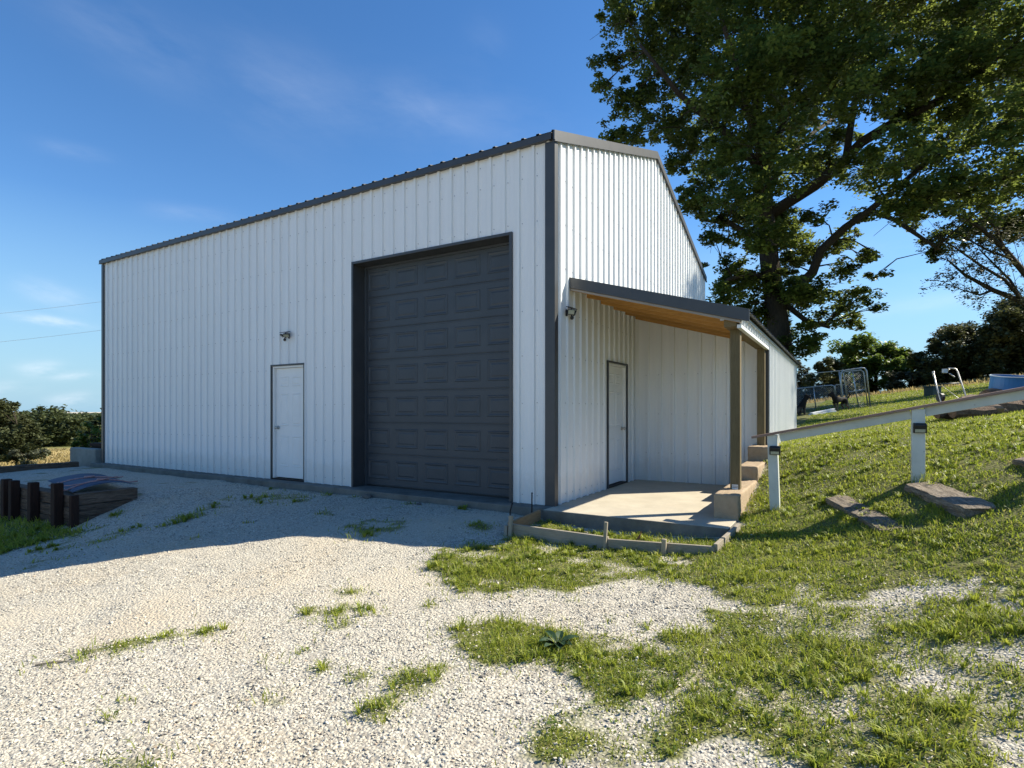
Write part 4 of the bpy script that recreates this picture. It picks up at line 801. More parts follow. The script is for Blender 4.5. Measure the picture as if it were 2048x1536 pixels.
zz, Gv = ground_z(x, y); ok = (rng.random(len(x)) > Gv*.75)
ok &= ~((x > -.03) & (x < 2.25) & (y > -.32)) & ~((x <= 0) & (y > -.25)) & ~inpoly([(2.45,-1.0),(2.5,.1),(9,9),(12,-3),(5.5,-3.2),(4.4,-1.7),(3.2,-1.4)], x, y) & ~((x < -6.5) & (y > -2.85)) & ~((x > 0) & (x < 2.2) & (y > -.95))
ok &= (rng.random(len(x)) < np.clip(1.35-fbm(x, y, 1.2, 3)*.9, .25, 1)*(1-.8*packed(x, y)))
x, y, r, zz, Gv = x[ok], y[ok], r[ok], zz[ok], Gv[ok]; n = len(x)
oct_ = np.array([(1, 0, 0), (-.25, .95, .1), (-.9, -.15, 0), (.2, -1, 0), (.1, .1, .8), (-.1, 0, -.7), ])
of = np.array([(0, 1, 4), (1, 2, 4), (2, 3, 4), (3, 0, 4), (3, 2, 5), (0, 3, 5)])
s = np.maximum((.0032+.0070*rng.random(n)**2.4)*(1+.7*(rng.random(n) < .04)), r*.0010); sc3 = s[:, None]*np.stack([.8+.7*rng.random(n), .7+.5*rng.random(n), .5+.4*rng.random(n)], -1)
base = oct_[None]*(1+(rng.random((n, 6, 1))-.5)*.7)*sc3[:, None, :]
Vs = np.einsum('nij,nkj->nki', rotm(n, .7), base)+np.stack([x, y, zz+s*.22], -1)[:, None]
mm = Mat('limestone', .9, .2); tone = mm.ramp(mm.attr('rnd'), [(0, (.10, .095, .09)), (.07, (.24, .225, .205)), (.3, (.45, .42, .355)), (.75, (.61, .565, .465)), (.95, (.71, .67, .57)), (1, (.46, .34, .24))])
mm.col(mm.mix(mm.ramp(mm.noise(160, 3), [(.35, .0), (.7, .35)]), tone, (.36, .32, .25))); LIME = mm.m
tag(raw_mesh('gravel', Vs.reshape(-1, 3), (of[None]+np.arange(n)[:, None, None]*6).reshape(-1, 3), 3, LIME, {'rnd': np.repeat(rng.random(n), 6)}), kind='stuff')
print('stones', n)

def blades(name, x, y, z, h, wd, mat, lean=.5, rnd=None, seg=True):
    n = len(x); a = rng.random(n)*2*math.pi; la = rng.random(n)*2*math.pi; ln = lean*(.25+.95*rng.random(n)**.7)
    dx, dy = np.cos(a)*wd, np.sin(a)*wd; ox, oy = np.cos(la)*ln*h, np.sin(la)*ln*h; hz = h*np.sqrt(np.clip(1-(ln*.85)**2, .1, 1))
    P0 = np.stack([x-dx, y-dy, z-.01], -1); P1 = np.stack([x+dx, y+dy, z-.01], -1)
    M0 = np.stack([x-dx*.8+ox*.35, y-dy*.8+oy*.35, z+hz*.6], -1); M1 = np.stack([x+dx*.8+ox*.35, y+dy*.8+oy*.35, z+hz*.6], -1); T = np.stack([x+ox, y+oy, z+hz], -1)
    Vv = np.stack([P0, P1, M1, M0, T], 1).reshape(-1, 3); I = np.arange(n)[:, None]*5
    F = np.concatenate([I+np.array([0, 1, 2]), I+np.array([0, 2, 3]), I+np.array([3, 2, 4])], 0) if seg else I+np.array([0, 1, 4])
    rn = rng.random(n) if rnd is None else rnd
    return tag(raw_mesh(name, Vv, F, 3, mat, {'rnd': np.repeat(rn, 5)}), kind='stuff')
x, y, r = scatter(1250000, 1.9, 60, 8000)
zz, Gv = ground_z(x, y); Gv = np.where(r < 12, np.minimum(1, .5*Gv+.6*grassy(x+rng.normal(0, .10, len(x)), y+rng.normal(0, .10, len(x)))), Gv); Gv = np.where(((x > -.03) & (x < 2.25) & (y > -.33)) | ((x <= 0) & (x > -12.4) & (y > -.27) & (y < 9.3)) | ((x < -6.5) & (x > -12.7) & (y > -2.85) & (y < 0)), 0, Gv); hv = hayness(x, y); cl = fbm(x, y, 5, 2, 3); tuft = fbm(x, y, 2.0, 0, 3)
ok = (rng.random(len(x)) < Gv*np.clip((cl-.25)*3.2, .15, 1)) & (hv < .5)
ok &= ~((x > 3.0) & (x < 4.4) & (np.abs((x-3.45)-(-(y-.0))*.44) < .10) & (y > -.5) & (y < .5) & (x < 3.7))
x, y, r, zz, Gv, cl, tuft = [q[ok] for q in (x, y, r, zz, Gv, cl, tuft)]
lawn = inpoly(LAWN, x, y); h = np.where(lawn, .030+.03*rng.random(len(x)), .018+.045*rng.random(len(x))**1.5*(1+1.0*(tuft > .55)))*(1+.010*r); h *= .42+.62*tuft
h = np.where((x < -6) & (y < 0), h*2.2, h)
wd_ = np.maximum(.0018+.0022*rng.random(len(x)), r*.00075); nr_ = r < 9
blades('grass', x[nr_], y[nr_], zz[nr_], h[nr_], wd_[nr_], GRASS, 1.0)
fr = ~nr_; blades('lawn_grass', x[fr], y[fr], zz[fr], h[fr]*1.1, wd_[fr]*1.25, GRASS, .9, seg=False)
print('blades', len(x))
# coarse tufts: blades splaying out from one crown
x, y, r = scatter(60000, 1.9, 11, 130); zz, Gv = ground_z(x, y); ok = rng.random(len(x)) < Gv*np.clip((fbm(x, y, 1.7, 1)-.38)*5, .05, 1)*np.where(inpoly(LAWN, x, y), .5, 1.0)
x, y, r, zz = x[ok], y[ok], r[ok], zz[ok]; k = rng.integers(14, 34, len(x)); ix = np.repeat(np.arange(len(x)), k); n = len(ix); a = rng.random(n)*2*math.pi; q = rng.random(n)*.022
size = (.034+.040*rng.random(len(x)))[ix]*(.6+.7*rng.random(n)); wd2 = np.maximum(.0022+.0022*rng.random(n), r[ix]*.0007); shade = rng.random(len(x))[ix]
X0 = x[ix]+np.cos(a)*q; Y0 = y[ix]+np.sin(a)*q; lean_ = .5+.5*rng.random(n); dx, dy = -np.sin(a)*wd2, np.cos(a)*wd2; ox, oy = np.cos(a)*lean_*size, np.sin(a)*lean_*size; hz_ = size*np.sqrt(1-(lean_*.9)**2)
P0 = np.stack([X0-dx, Y0-dy, zz[ix]-.01], -1); P1 = np.stack([X0+dx, Y0+dy, zz[ix]-.01], -1); M0 = np.stack([X0-dx*.8+ox*.45, Y0-dy*.8+oy*.45, zz[ix]+hz_*.75], -1); M1 = np.stack([X0+dx*.8+ox*.45, Y0+dy*.8+oy*.45, zz[ix]+hz_*.75], -1); T = np.stack([X0+ox*1.1, Y0+oy*1.1, zz[ix]+hz_*.85], -1)
I = np.arange(n)[:, None]*5; F = np.concatenate([I+np.array([0, 1, 2]), I+np.array([0, 2, 3]), I+np.array([3, 2, 4])], 0)
tag(raw_mesh('grass_tufts', np.stack([P0, P1, M1, M0, T], 1).reshape(-1, 3), F, 3, GRASS, {'rnd': np.repeat(np.clip(shade*.6+.35*rng.random(n), 0, 1), 5)}), kind='stuff'); print('tuft blades', n)
# hay and rank grass on the far field and the rough strip under the far trees
n = 60000; r = 30*np.exp(rng.random(n)*math.log(90/30)); th = (rng.random(n)-.5)*math.radians(100); p = CAMP[None, :2]+(FW[None, :2]*np.cos(th)[:, None]+RT[None, :2]*np.sin(th)[:, None])*r[:, None]
x, y = p[:, 0], p[:, 1]; hv = hayness(x, y); ok = rng.random(n) < hv; x, y, r = x[ok], y[ok], r[ok]
blades('dry_grass', x, y, far_z(x, y), .12+.16*rng.random(len(x)), r*.0009, HAY, .6)
# longer wisps in the gravel tufts
n = 5200; k = rng.integers(0, 46, n); cx_ = rng.random(n)*3.6+.8; cy_ = -4.4+rng.random(n)*2.6
zz, Gv = ground_z(cx_, cy_); ok = rng.random(n) < Gv*np.clip((fbm(cx_, cy_, 4, 1)-.45)*6, 0, 1)
blades('long_grass', cx_[ok], cy_[ok], zz[ok], .035+.045*rng.random(ok.sum()), .0015+.001*rng.random(ok.sum()), GRASS, 1.0, .4+.6*rng.random(ok.sum()))
# long blades round the rail posts, form and tie ends
pts = []
for (cx, cy, rad, cnt, hh) in ((2.585, .52, .10, 70, .10), (3.955, .52, .10, 80, .12), (3.5, -.62, .22, 260, .07), (3.3, .0, .12, 60, .05), (.2, -1.17, .25, 60, .08), (.6, -1.14, .4, 140, .06), (1.5, -1.02, .4, 200, .05), (2.3, .3, .14, 160, .07), (2.32, -.3, .1, 90, .06), (.35, -.8, .3, 120, .08), (1.6, -.5, .5, 420, .07), (1.0, -.75, .4, 420, .07)):
    for _ in range(cnt): pts.append((random.gauss(cx, rad*.6), random.gauss(cy, rad*.35), hh*random.uniform(.5, 1.3)))
pts = np.array(pts); zz, _ = ground_z(pts[:, 0], pts[:, 1]); blades('edge_grass', pts[:, 0], pts[:, 1], zz, pts[:, 2], .002+.001*rng.random(len(pts)), GRASS, .9)
# clover-like broad leaves low in the lawn
def leafquads(P, size, nrm_up, asp=.5):
    n = len(P); R_ = rotm(n, nrm_up); k = np.array([(-.5, 0, 0), (0, -asp/2, .06), (.5, 0, 0), (0, asp/2, .06)])
    return (np.einsum('nij,kj->nki', R_, k)*size[:, None, None]+P[:, None]).reshape(-1, 3), (np.arange(n)[:, None]*4+np.arange(4)[None]).reshape(-1, 4)
x, y, r = scatter(60000, 2, 9, 1500); zz, Gv = ground_z(x, y); ok = rng.random(len(x)) < Gv*(fbm(x, y, 3, 3) > .5)*.7; x, y, zz = x[ok], y[ok], zz[ok]
Vq, Fq = leafquads(np.stack([x, y, zz+.02+.015*rng.random(len(x))], -1), .012+.02*rng.random(len(x))**2, .7, .7); tag(raw_mesh('clover', Vq, Fq, 4, BROAD, {'rnd': np.repeat(rng.random(len(x)), 4)}), kind='stuff')
# the dark broad-leaved weed
def weed(cx, cy, n, ln, label, seed):
    t = thing('broadleaf_weed', label, 'weed', (cx, cy, float(ground_z(np.array([cx]), np.array([cy]))[0][0]))); r = random.Random(seed)
    for k in range(n):
        a = k*2.399+r.uniform(-.3, .3); L_ = ln*r.uniform(.6, 1.15); up = r.uniform(.25, .95); b = MB(); vs = []
        for i in range(7):
            q = i/6; wd = .26*L_*math.sin(math.pi*min(1, q*.92+.06))**.7*(1 if q > .15 else .3); d = L_*q; z = d*up*(1-.55*q)+.005
            for s_ in (-1, 0, 1): vs.append((math.cos(a)*d-math.sin(a)*wd*s_*.8, math.sin(a)*d+math.cos(a)*wd*s_*.8, z+abs(s_)*wd*.35))
        b.add(vs, [(i*3+j, i*3+j+1, i*3+j+4, i*3+j+3) for i in range(6) for j in (0, 1)]); b.build('leaf', WEED, t)
WEED = flat('weed_leaf', (.022, .05, .018), .45, .4, var=.3, vscale=30)
weed(1.66, -3.27, 11, .13, 'dark broadleaf weed with upright leaves in the middle of the gravel grass patch', 3)
tw_ = MB(); tw_.tube([(-1.27, -5.06, g1(-1.27, -5.06)+.012), (-1.18, -4.98, g1(-1.18, -4.98)+.016), (-1.06, -4.90, g1(-1.06, -4.90)+.012)], [.008, .007, .004], 6)
tag(tw_.build('twig', STAKE), 'pale twig lying on the gravel at the lower left', 'twig')
for i, (cx, cy, s_) in enumerate(((-3.05, -.33, .06), (-1.95, -.4, .03))):
    bm = bmesh.new(); bmesh.ops.create_icosphere(bm, subdivisions=2, radius=s_)
    for v in bm.verts: v.co = Vector((v.co.x*1.5, v.co.y, v.co.z*.7))*(1+random.uniform(-.12, .12))
    me = bpy.data.meshes.new('rock'); bm.to_mesh(me); bm.free(); me.materials.append(LIME); o = bpy.data.objects.new('rock', me); COL.objects.link(o); o.location = (cx, cy, g1(cx, cy)+.02)
    tag(o, ('larger pale rock lying against the concrete below the overhead door', 'smaller pale rock by the concrete edge below the overhead door')[i], 'rock')

# ---------------------------------------------------------------- trees
def foliage(name, clusters, mat, parent, sub=9, per=70, size=(.10, .18), clump=.34, flatten=.6, tilt=1.0, asp=.6, seed=0):
    """clusters: (centre, radius, weight). Each is filled with clumps of leaves, thinner inside; returns one crown mesh"""
    r = np.random.default_rng(seed); Ps = []; Rn = []
    for c, rad, wt in clusters:
        k = max(3, int(sub*rad*rad*wt)); d = r.normal(size=(k, 3)); d /= np.linalg.norm(d, axis=1)[:, None]; cc = np.array(c)+d*(rad*r.random((k, 1))**.5)*np.array([1, 1, .8])
        cs = clump*(.55+.9*r.random(k))*(.6+.25*rad); br = r.random(k)
        m_ = r.integers(int(per*.5), int(per*1.4), k); idx = np.repeat(np.arange(k), m_); q = r.normal(size=(len(idx), 3)); q /= np.linalg.norm(q, axis=1)[:, None]; q *= r.random((len(q), 1))**.5
        Ps.append(cc[idx]+q*cs[idx][:, None]*np.array([1, 1, flatten])); Rn.append(np.clip(br[idx]*.6+r.random(len(idx))*.4, 0, 1))
    P = np.concatenate(Ps); R_ = np.concatenate(Rn); sz = (size[0]+(size[1]-size[0])*r.random(len(P)))*1.5
    Vq, Fq = leafquads(P, sz, tilt, asp); return raw_mesh(name, Vq, Fq, 4, mat, {'rnd': np.repeat(R_, 4)}, parent)
D0 = 26.0
oak = thing('oak_tree', 'tall old oak with a wide dark crown and leaning limbs behind the lean-to wing', 'tree', (0, 0, 0))
limbs = [
 ([(1572, 812, 0, 26), (1566, 740, 0, 23), (1557, 660, 0, 21), (1547, 590, 0, 19), (1538, 520, 0, 18), (1532, 450, 0, 17), (1528, 380, .3, 15), (1526, 310, .5, 12), (1515, 230, .6, 10), (1508, 140, .4, 8), (1500, 50, .2, 6), (1490, -60, 0, 4)]),
 ([(1545, 425, 0, 12), (1580, 402, -.4, 11), (1630, 370, -.9, 11), (1680, 330, -1.5, 10), (1722, 285, -2, 9), (1770, 255, -2.8, 8), (1830, 225, -4, 7), (1890, 195, -5.2, 6), (1960, 140, -6.4, 4), (2030, 90, -7.4, 3)]),
 ([(1550, 600, 0, 11), (1585, 585, -.3, 10), (1625, 545, -.7, 9), (1642, 500, -1, 8), (1690, 455, -1.4, 7), (1740, 420, -2, 6), (1800, 370, -2.6, 5), (1860, 320, -3, 4), (1950, 290, -3.6, 3)]),
 ([(1528, 350, .3, 9), (1490, 300, .2, 8), (1440, 255, 0, 7), (1400, 225, -.4, 6), (1355, 185, -.8, 5), (1320, 140, -1, 4), (1280, 90, -1, 3)]),
 ([(1530, 330, .4, 9), (1570, 240, 1, 7), (1610, 150, 1.6, 6), (1650, 60, 2.2, 5), (1680, -40, 2.6, 3)]),
 ([(1536, 480, .2, 7), (1500, 468, 1.0, 6), (1455, 445, 2.0, 5), (1400, 440, 3, 3)]),
 ([(1545, 560, 0, 6), (1500, 548, -.5, 5), (1455, 560, -1, 4), (1430, 590, -1.2, 2)]),
 ([(1532, 400, .2, 8), (1560, 330, 2.5, 7), (1620, 270, 4.5, 5), (1690, 220, 6, 4)]),
 ([(1528, 300, .5, 8), (1480, 200, 2.5, 6), (1420, 110, 4, 5), (1380, 20, 5, 3)]),
 ([(1527, 330, .3, 8), (1500, 230, -2.2, 6), (1470, 120, -3.5, 5), (1440, 30, -4.2, 3)]),
 ([(1690, 330, -1.5, 7), (1700, 260, -1.6, 6), (1715, 170, -1.5, 5), (1750, 80, -1.4, 4), (1790, -20, -1, 3)]),
 ([(1740, 420, -2, 5), (1790, 440, -2.6, 4), (1850, 480, -3.2, 3), (1880, 500, -3.4, 2)]),
 ([(1560, 600, 0, 6), (1610, 640, -.5, 5), (1660, 655, -.8, 3)]),
]
b = MB(); skel = []
for path in limbs:
    P_ = [np.array(px(u, v, D0+dd)) for u, v, dd, w_ in path]; b.tube([Vector(p) for p in P_], [w_/43 for *_, w_ in path], 9)
    for i in range(len(P_)-1):
        for t in (0, .25, .5, .75): skel.append((P_[i]*(1-t)+P_[i+1]*t, path[i][3]/43))
CL = [(1262,35,62),(1218,120,40),(1252,205,45),(1215,175,25),(1320,85,70),(1300,175,60),(1225,268,34),(1275,262,40),(1390,35,90),(1395,140,80),(1340,255,50),(1420,245,70),(1500,50,100),(1515,160,100),(1500,290,80),(1345,330,38),(1375,310,40),(1385,390,50),(1430,330,60),(1440,440,44),(1480,385,60),(1485,475,40),(1560,320,75),(1640,70,100),(1640,180,85),(1740,50,95),(1760,165,75),(1860,50,90),(1870,140,75),(1975,50,90),(2000,140,65),(1690,275,45),(1625,330,50),(1590,460,36),(1630,430,30),(1740,340,60),(1800,310,60),(1870,290,60),(1850,400,50),(1905,370,60),(1990,260,60),(1990,400,60),(2050,330,60),(2040,200,60),(1955,450,42),(2030,460,50),(1890,470,28),(1870,500,18),(1440,590,30),(1475,620,36),(1450,560,30),(1500,560,38),(1570,510,42),(1615,500,32),(1590,575,45),(1650,590,32),(1685,545,34),(1725,520,24),(1640,650,36),(1700,640,26),(1740,590,18),(1755,625,15),(1600,680,40),(1560,640,40),(1510,640,35),(1690,470,34),(1730,440,36),(1745,495,20),(1330,20,60),(1450,190,50),(1700,120,70),(1580,110,80),(1590,240,60),(1820,220,50),(1930,210,45),(1925,120,50),(1480,530,25),(1780,400,40),(1820,440,26),(1650,350,28),(1530,470,52),(1562,440,40),(1498,425,50),(1582,535,44),(1528,600,44),(1546,560,40),(1600,600,46),(1665,622,40),(1700,598,34),(1452,532,38),(1480,580,40),(1570,655,44),(1625,690,30),(1520,690,36),(1750,560,22),(1420,470,36),(1600,490,44),(1655,500,36)]
CLT = [(1300,-70,80),(1420,-90,110),(1560,-80,120),(1700,-90,120),(1840,-80,110),(1980,-70,100),(2110,40,90),(2120,180,80),(2130,330,70),(1480,-230,120),(1640,-250,140),(1800,-230,120),(1940,-200,90),(1600,-380,110),(1720,-380,100)]
ro = random.Random(4); clusters = []
for u, v, rp in CL+CLT:
    hw = 7.5*math.sqrt(max(.12, 1-((u-1620)/560)**2))*(.55 if v > 420 else 1)
    for layer in range(2 if rp > 45 or u > 1780 else 1):
        dd = ro.uniform(-hw, hw)*.85 if rp > 45 else ro.uniform(-hw, hw)*.5
        if u < 1420: dd = abs(dd)*.6
        if u > 1740 and v < 460: dd = ro.uniform(-8.8, 1.5)
        c = np.array(px(u+ro.uniform(-8, 8), v+ro.uniform(-8, 8), D0+dd)); clusters.append((c, rp/43*(.92 if layer else 1.0), (1.0 if v > 410 else 1.0) if rp < 55 else .60))
sk = np.array([s_[0] for s_ in skel])
for c, rad, _ in clusters:
    dist = np.linalg.norm(sk-c, axis=1)+(sk[:, 2] > c[2]+.5)*3; j = int(np.argmin(dist)); p = sk[j]; mid = (p+c)/2+np.array([ro.uniform(-.3, .3), ro.uniform(-.3, .3), ro.uniform(.0, .5)])
    dj = float(np.linalg.norm(p-c))
    if dj > 2.6: p = c+(p-c)*(2.6/dj)
    mid = (p+c)/2+np.array([ro.uniform(-.2, .2), ro.uniform(-.2, .2), ro.uniform(.0, .3)])
    b.tube([Vector(p), Vector(mid), Vector(c)], [.012 if dj > 2.6 else .045, .025, .012], 5)
    for k in range(4):
        e = c+np.array([ro.gauss(0, 1), ro.gauss(0, 1), ro.gauss(0, .6)])*rad*.55; b.tube([Vector(c if k % 2 else mid), Vector((c+e)/2+np.array([0, 0, .1])), Vector(e)], [.014, .010, .006], 4)
tr_ = b.build('trunk', BARK, oak, smooth=True)
cr_ = foliage('crown', clusters, OAKLEAF, oak, sub=17.0, per=76, size=(.080, .165), clump=.45, flatten=.62, seed=1)
print('oak leaves', len(cr_.data.polygons))
base = np.array(px(1572, 812, D0)); 
for o in (tr_, cr_): o.data.transform(Matrix.Translation(-Vector(base)))
oak.location = base

def tree(name, label, base_uv, d, crown_list, mat, trunk_px, leaf, sub=6, per=45, clump=.5, flatten=.55, seed=0, group=None, lean=0, bark=None, cat='tree', tilt=1.0):
    """a tree at distance d: crown_list of (u, v, r) as it is seen, given depth within its own width"""
    bu, bv = base_uv; B_ = px(bu, bv, d); g = g1(B_.x, B_.y); B_.z = float(far_z(np.array([B_.x]), np.array([B_.y]))[0])
    t = thing(name, label, cat, tuple(B_), 0, group); r = random.Random(seed); s = FPX/d; us = [c[0] for c in crown_list]; cu = sum(us)/len(us); hw = (max(us)-min(us))/2/s+.3
    cl_ = []
    for u, v, rp in crown_list:
        for k in range(2):
            dd = r.uniform(-1, 1)*hw*.7*math.sqrt(max(.15, 1-((u-cu)/s/(hw+.5))**2)); cl_.append((np.array(px(u, v, d+dd))-np.array(B_), rp/s, .6))
    b = MB(); top = min(crown_list, key=lambda c: c[1]); tp = np.array(px(cu+lean, top[1]+top[2]*.6, d))-np.array(B_)
    b.tube([(0, 0, -.3), tuple(tp*.35+np.array([.1, 0, 0])), tuple(tp*.7), tuple(tp)], [trunk_px/s*.7, trunk_px/s*.5, trunk_px/s*.3, trunk_px/s*.08], 8)
    for c, rad, _ in cl_:
        k = max(.15, min(.85, c[2]/max(tp[2], .1)*.7)); b.tube([tuple(tp*k), tuple((tp*k+c)/2+np.array([0, 0, .1])), tuple(c)], [trunk_px/s*.16, trunk_px/s*.10, .008*d/30], 4)
    b.build('trunk', bark or BARK, t, smooth=True); foliage('crown', cl_, mat, t, sub=sub*3.0, per=int(per*1.2), size=(leaf[0]*1.1, leaf[1]*1.1), clump=clump*1.25, flatten=max(flatten, .7), seed=seed, tilt=tilt); return t
# far left, lower on the hill
tree('cedar_tree', 'grey-green spreading cedar at the far left edge with bare twigs at its top', (48, 938), 38, [(20,812,14),(-10,815,18),(10,835,24),(45,850,20),(-15,860,28),(25,872,26),(62,872,20),(-25,890,28),(10,900,24),(45,897,22),(78,888,14),(88,905,8),(62,910,14),(30,918,14),(5,918,14)], CEDAR, 5, (.09,.17), sub=11, per=60, clump=.38, seed=2)
b = MB()
tree('small_tree', 'low leafy sapling on a thin trunk just right of the spreading cedar', (52, 946), 33, [(50,912,7),(75,908,8),(90,905,6),(52,925,6),(62,930,6),(44,935,5),(30,905,6)], DRYLEAF, 2.5, (.06,.12), sub=12, per=40, clump=.28, seed=12)
tree('bare_tree', 'leafless grey tree standing behind the cedar tops at the left', (40, 900), 44, [(45,830,4),(52,845,3)], DRYLEAF, 2.2, (.05,.1), sub=2, per=8, seed=13, bark=GREYBARK)
far = [((85,890),92,[(70,835,14),(90,832,14),(62,850,16),(95,850,18),(80,868,18),(105,866,14)], 'round dark tree of the far wood nearest the spreading cedar'),
       ((118,892),100,[(118,842,12),(130,850,14),(110,862,16),(135,868,16),(125,878,12)], 'mid tree of the far wood edge beyond the hay field'),
       ((148,892),106,[(148,845,11),(160,850,12),(145,865,14),(165,870,14),(150,880,10)], 'tree of the far wood edge just left of the dark shrub'),
       ((30,892),84,[(20,850,20),(45,845,16),(30,870,20),(55,872,16),(5,868,20)], 'wide tree of the far wood hidden mostly by the cedar'),
       ((190,890),112,[(180,848,12),(195,845,12),(185,865,14),(205,862,12)], 'tree of the far wood edge against the garage corner'),
       ((225,890),108,[(225,845,14),(240,850,12),(230,868,14)], 'tree of the far wood hidden behind the garage'), ((-40,892),80,[(-40,835,26),(-20,850,22),(-60,860,26),(-35,872,24)], 'tree of the far wood beyond the left edge')]
for i, (bs, d, c, lb) in enumerate(far):
    if bs[0] in (225, -40): continue
    tree('woodland_tree', lb, bs, d, c, FARLEAF, 3, (.25, .5), sub=3.2, per=42, clump=.85, seed=20+i, group='trees at the edge of the far wood')
sh = thing('shrub', 'dark shrub with bright green tips beside the far left garage corner', 'shrub', tuple(px(188, 900, 21))); 
b = MB(); B_ = np.array(px(188, 900, 21)); cl_ = [(np.array(px(u, v, 21+dd))-B_, r_/53.4, 1) for u, v, r_, dd in ((200,842,9,0),(182,852,12,.2),(170,866,13,.1),(192,865,14,-.2),(160,880,11,0),(178,884,14,.3),(200,880,14,0),(165,893,10,.2),(188,897,12,-.1),(215,870,20,.5),(225,890,20,.3),(150,888,6,0))]
for c, _, _ in cl_: b.tube([(0, 0, -1.2), tuple(c*.5+np.array([0, 0, -.3])), tuple(c)], [.03, .02, .008], 5)
b.build('stem', BARK, sh); foliage('foliage', cl_, BROAD, sh, sub=34, per=40, size=(.06, .12), clump=.22, seed=31)
# far forested ridge to the horizon, one mass
cw = []; rw = random.Random(77)
for k in range(150):
    a_ = math.radians(33+26*k/150); dd = rw.uniform(110, 136); q = CAMP+(FW*math.cos(a_)-RT*math.sin(a_))*dd; g = float(far_z(np.array([q[0]]), np.array([q[1]]))[0]); hh = rw.uniform(.8, 1.15)
    cw.append((np.array([q[0], q[1], g+1.6]), 2.3, .5)); cw.append((np.array([q[0]+rw.uniform(-1, 1), q[1], g+4.2*hh]), 2.1, .55))
fw_ = foliage('far_wood', cw, FARLEAF, None, sub=3.4, per=34, size=(.28, .5), clump=.62, flatten=.8, seed=78); tag(fw_, kind='stuff')
n = 2200; th = (rng.random(n)-.5)*math.radians(44)+math.radians(44); rr_2 = 140*np.exp(rng.random(n)*math.log(1500/140)); p = CAMP[None, :2]+(FW[None, :2]*np.cos(th)[:, None]-RT[None, :2]*np.sin(th)[:, None])*rr_2[:, None]
zf = far_z(p[:, 0], p[:, 1]); sz = 2.2+.004*rr_2; hg = np.minimum(4.2+1.2*rng.random(n), 99)
ico = bmesh.new(); bmesh.ops.create_icosphere(ico, subdivisions=1, radius=1); iv = np.array([v.co[:] for v in ico.verts]); if_ = np.array([[v.index for v in f.verts] for f in ico.faces]); ico.free()
Vf = iv[None]*(1+(rng.random((n, len(iv), 1))-.5)*.5)*np.stack([sz*(1+rng.random(n)), sz*(1+rng.random(n)), hg*.62], -1)[:, None]+np.stack([p[:, 0], p[:, 1], zf+hg*.45], -1)[:, None]
tag(raw_mesh('far_forest', Vf.reshape(-1, 3), (if_[None]+np.arange(n)[:, None, None]*len(iv)).reshape(-1, 3), 3, FARLEAF, {'rnd': np.repeat(rng.random(n), len(iv))}), kind='stuff')
# right hand trees beyond the lawn
tree('broadleaf_tree', 'rounded bright green broadleaf tree beyond the kennel panel', (1752, 778), 44, [(1690,700,22),(1730,690,24),(1765,700,22),(1800,712,20),(1818,728,16),(1700,730,26),(1745,735,30),(1790,740,26),(1680,760,20),(1725,762,22),(1775,765,18),(1815,752,14),(1700,782,16),(1740,780,18),(1665,785,14),(1790,778,12),(1720,790,12)], BROAD, 6, (.12,.24), sub=8, per=60, clump=.5, seed=41)
tree('cedar_tree', 'dark pointed cedar between the green tree and the garage wing', (1655, 800), 42, [(1658,722,9),(1640,735,12),(1672,735,14),(1650,752,18),(1625,765,16),(1672,765,20),(1640,782,18),(1690,780,18),(1615,792,14),(1660,798,12),(1640,800,12),(1690,795,12)], CEDAR, 4, (.09,.18), sub=12, per=60, clump=.42, seed=42)
tree('small_tree', 'sunlit grey-green tree seen just past the end of the garage wing', (1600, 808), 48, [(1600,728,11),(1612,745,10),(1595,752,14),(1608,770,13),(1590,785,14),(1612,795,10)], DRYLEAF, 3, (.10,.2), sub=10, per=50, clump=.4, seed=43)
tree('shrub', 'pale green shrub at the foot of the rounded broadleaf tree', (1800, 775), 41, [(1790,755,12),(1815,750,13),(1835,748,12),(1800,768,10),(1780,770,8)], DRYLEAF, 2, (.08,.18), sub=14, per=50, clump=.35, seed=44, cat='shrub')
tree('cedar_tree', 'tall dark cedar filling the right edge of the photo', (2020, 748), 38, [(2035,615,30),(2010,640,26),(2050,650,36),(1990,670,28),(2030,690,36),(2070,700,40),(1995,710,30),(2035,735,26),(2065,745,30),(1975,735,20),(2080,640,40),(1990,750,14),(2020,755,16),(2050,752,18),(1960,700,18),(2000,640,20)], CEDAR, 8, (.10,.2), sub=13, per=70, clump=.5, seed=45)
tree('cedar_tree', 'mid-height dark cedar left of the tallest one at the right', (1930, 758), 40, [(1900,670,20),(1930,662,18),(1955,678,20),(1880,700,22),(1915,705,26),(1950,712,26),(1870,730,22),(1905,738,24),(1945,742,22),(1975,700,20),(1880,755,16),(1915,760,14),(1950,758,16),(1860,752,14)], CEDAR, 6, (.10,.2), sub=12, per=65, clump=.5, seed=46)
tree('shrub', 'dark bushy shrub joining the broadleaf tree to the cedars', (1860, 765), 42, [(1840,715,12),(1850,735,16),(1835,755,12),(1865,750,16),(1880,758,12),(1845,765,12),(1870,766,10),(1828,768,8)], CEDAR, 3, (.10,.2), sub=14, per=60, clump=.45, seed=47, cat='shrub')
tree('grey_cedar', 'grey-green feathery cedar crown above the dark right hand cedars', (1895, 756), 43, [(1885,665,14),(1905,662,14),(1930,672,14),(1870,680,11),(1950,668,12)], DRYLEAF, 4, (.07,.15), sub=14, per=50, clump=.36, seed=48)
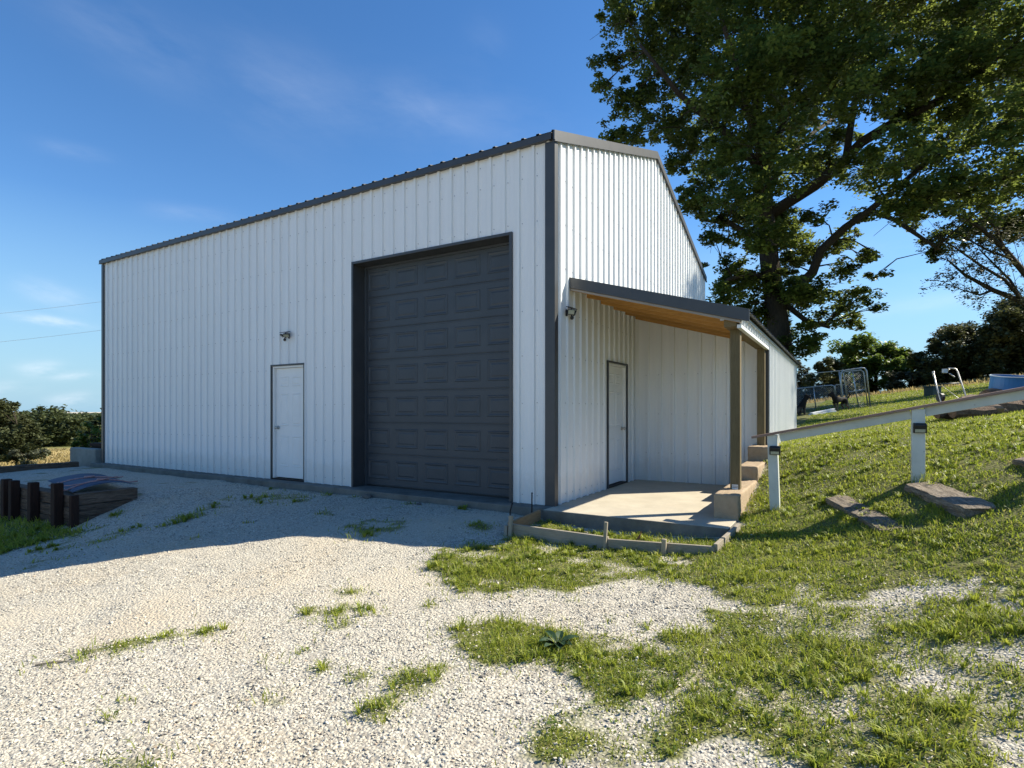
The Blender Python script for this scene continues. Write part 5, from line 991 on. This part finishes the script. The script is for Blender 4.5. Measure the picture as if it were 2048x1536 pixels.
# sparse leaning tree, its trunk beyond the right edge
sp = thing('elm_tree', 'sparse feathery tree leaning in from the right edge with bare dark branches', 'tree', tuple(px(2190, 752, 24)))
B_ = np.array(px(2190, 752, 24)); b = MB(); cl_ = []; rs_ = random.Random(9)
mains = [[(2190,760,0,12),(2150,690,0,10),(2110,640,0,8),(2048,605,0,5.5),(1985,580,.2,4.5),(1930,550,.3,3),(1895,520,.4,1.4)], [(2110,640,0,7),(2060,560,-.4,6),(2010,500,-.6,5),(1960,455,-.8,3.5),(1915,430,-1,2)], [(2150,690,0,8),(2130,560,.5,7),(2090,470,.8,5),(2050,420,1,3)],
         [(2048,605,0,4),(2010,560,-.3,3),(1960,530,-.5,2.4),(1910,495,-.6,1.6),(1885,480,-.6,.8)], [(2060,560,-.4,4),(2030,520,.4,3),(1975,500,.6,2.2),(1920,470,.8,1.2)], [(2010,500,-.6,3),(1990,455,-.8,2),(1960,425,-.8,1)],
         [(1985,580,.2,3),(1960,590,.1,2),(1925,580,0,1.2),(1900,570,0,.7)], [(2048,605,0,3),(2020,560,.5,2.4),(2000,540,.6,2),(1960,500,.9,1.2)]]
for path in mains:
    P_ = [np.array(px(u, v, 24+dd))-B_ for u, v, dd, w_ in path]; b.tube([Vector(p) for p in P_], [w_/47 for *_, w_ in path], 7)
    for i in range(len(P_)-1):
        for k in range(5):
            t = rs_.random(); q = P_[i]*(1-t)+P_[i+1]*t; dv = (P_[i+1]-P_[i]); dv = dv/np.linalg.norm(dv); e = q+dv*rs_.uniform(.3, .9)+np.array([rs_.gauss(0, .3), rs_.gauss(0, .3), rs_.gauss(.1, .35)]); b.tube([Vector(q), Vector((q+e)/2+np.array([0, 0, .05])), Vector(e)], [.016, .011, .005], 4)
            if i > 0: cl_.append((e, .38, 1.1))
for u, v in ((2040,470),(2000,480),(2035,530),(2010,600),(1980,620),(1960,640),(1990,645),(2040,580),(2020,560),(1925,595),(1950,615),(2045,440)): cl_.append((np.array(px(u, v, 24+rs_.uniform(-1, 1)))-B_, .6, 1.0))
for u, v in ((2105,545),(2150,510),(2195,560),(2130,600),(2180,620),(2240,560),(2220,500),(2150,450),(2120,650)): cl_.append((np.array(px(u, v, 25.5+rs_.uniform(-1.5, 1.5)))-B_, 1.25, 2.6))
b.build('trunk', BARK, sp, smooth=True); foliage('crown', cl_, DRYLEAF, sp, sub=12, per=20, size=(.05, .10), clump=.34, flatten=.7, seed=51)
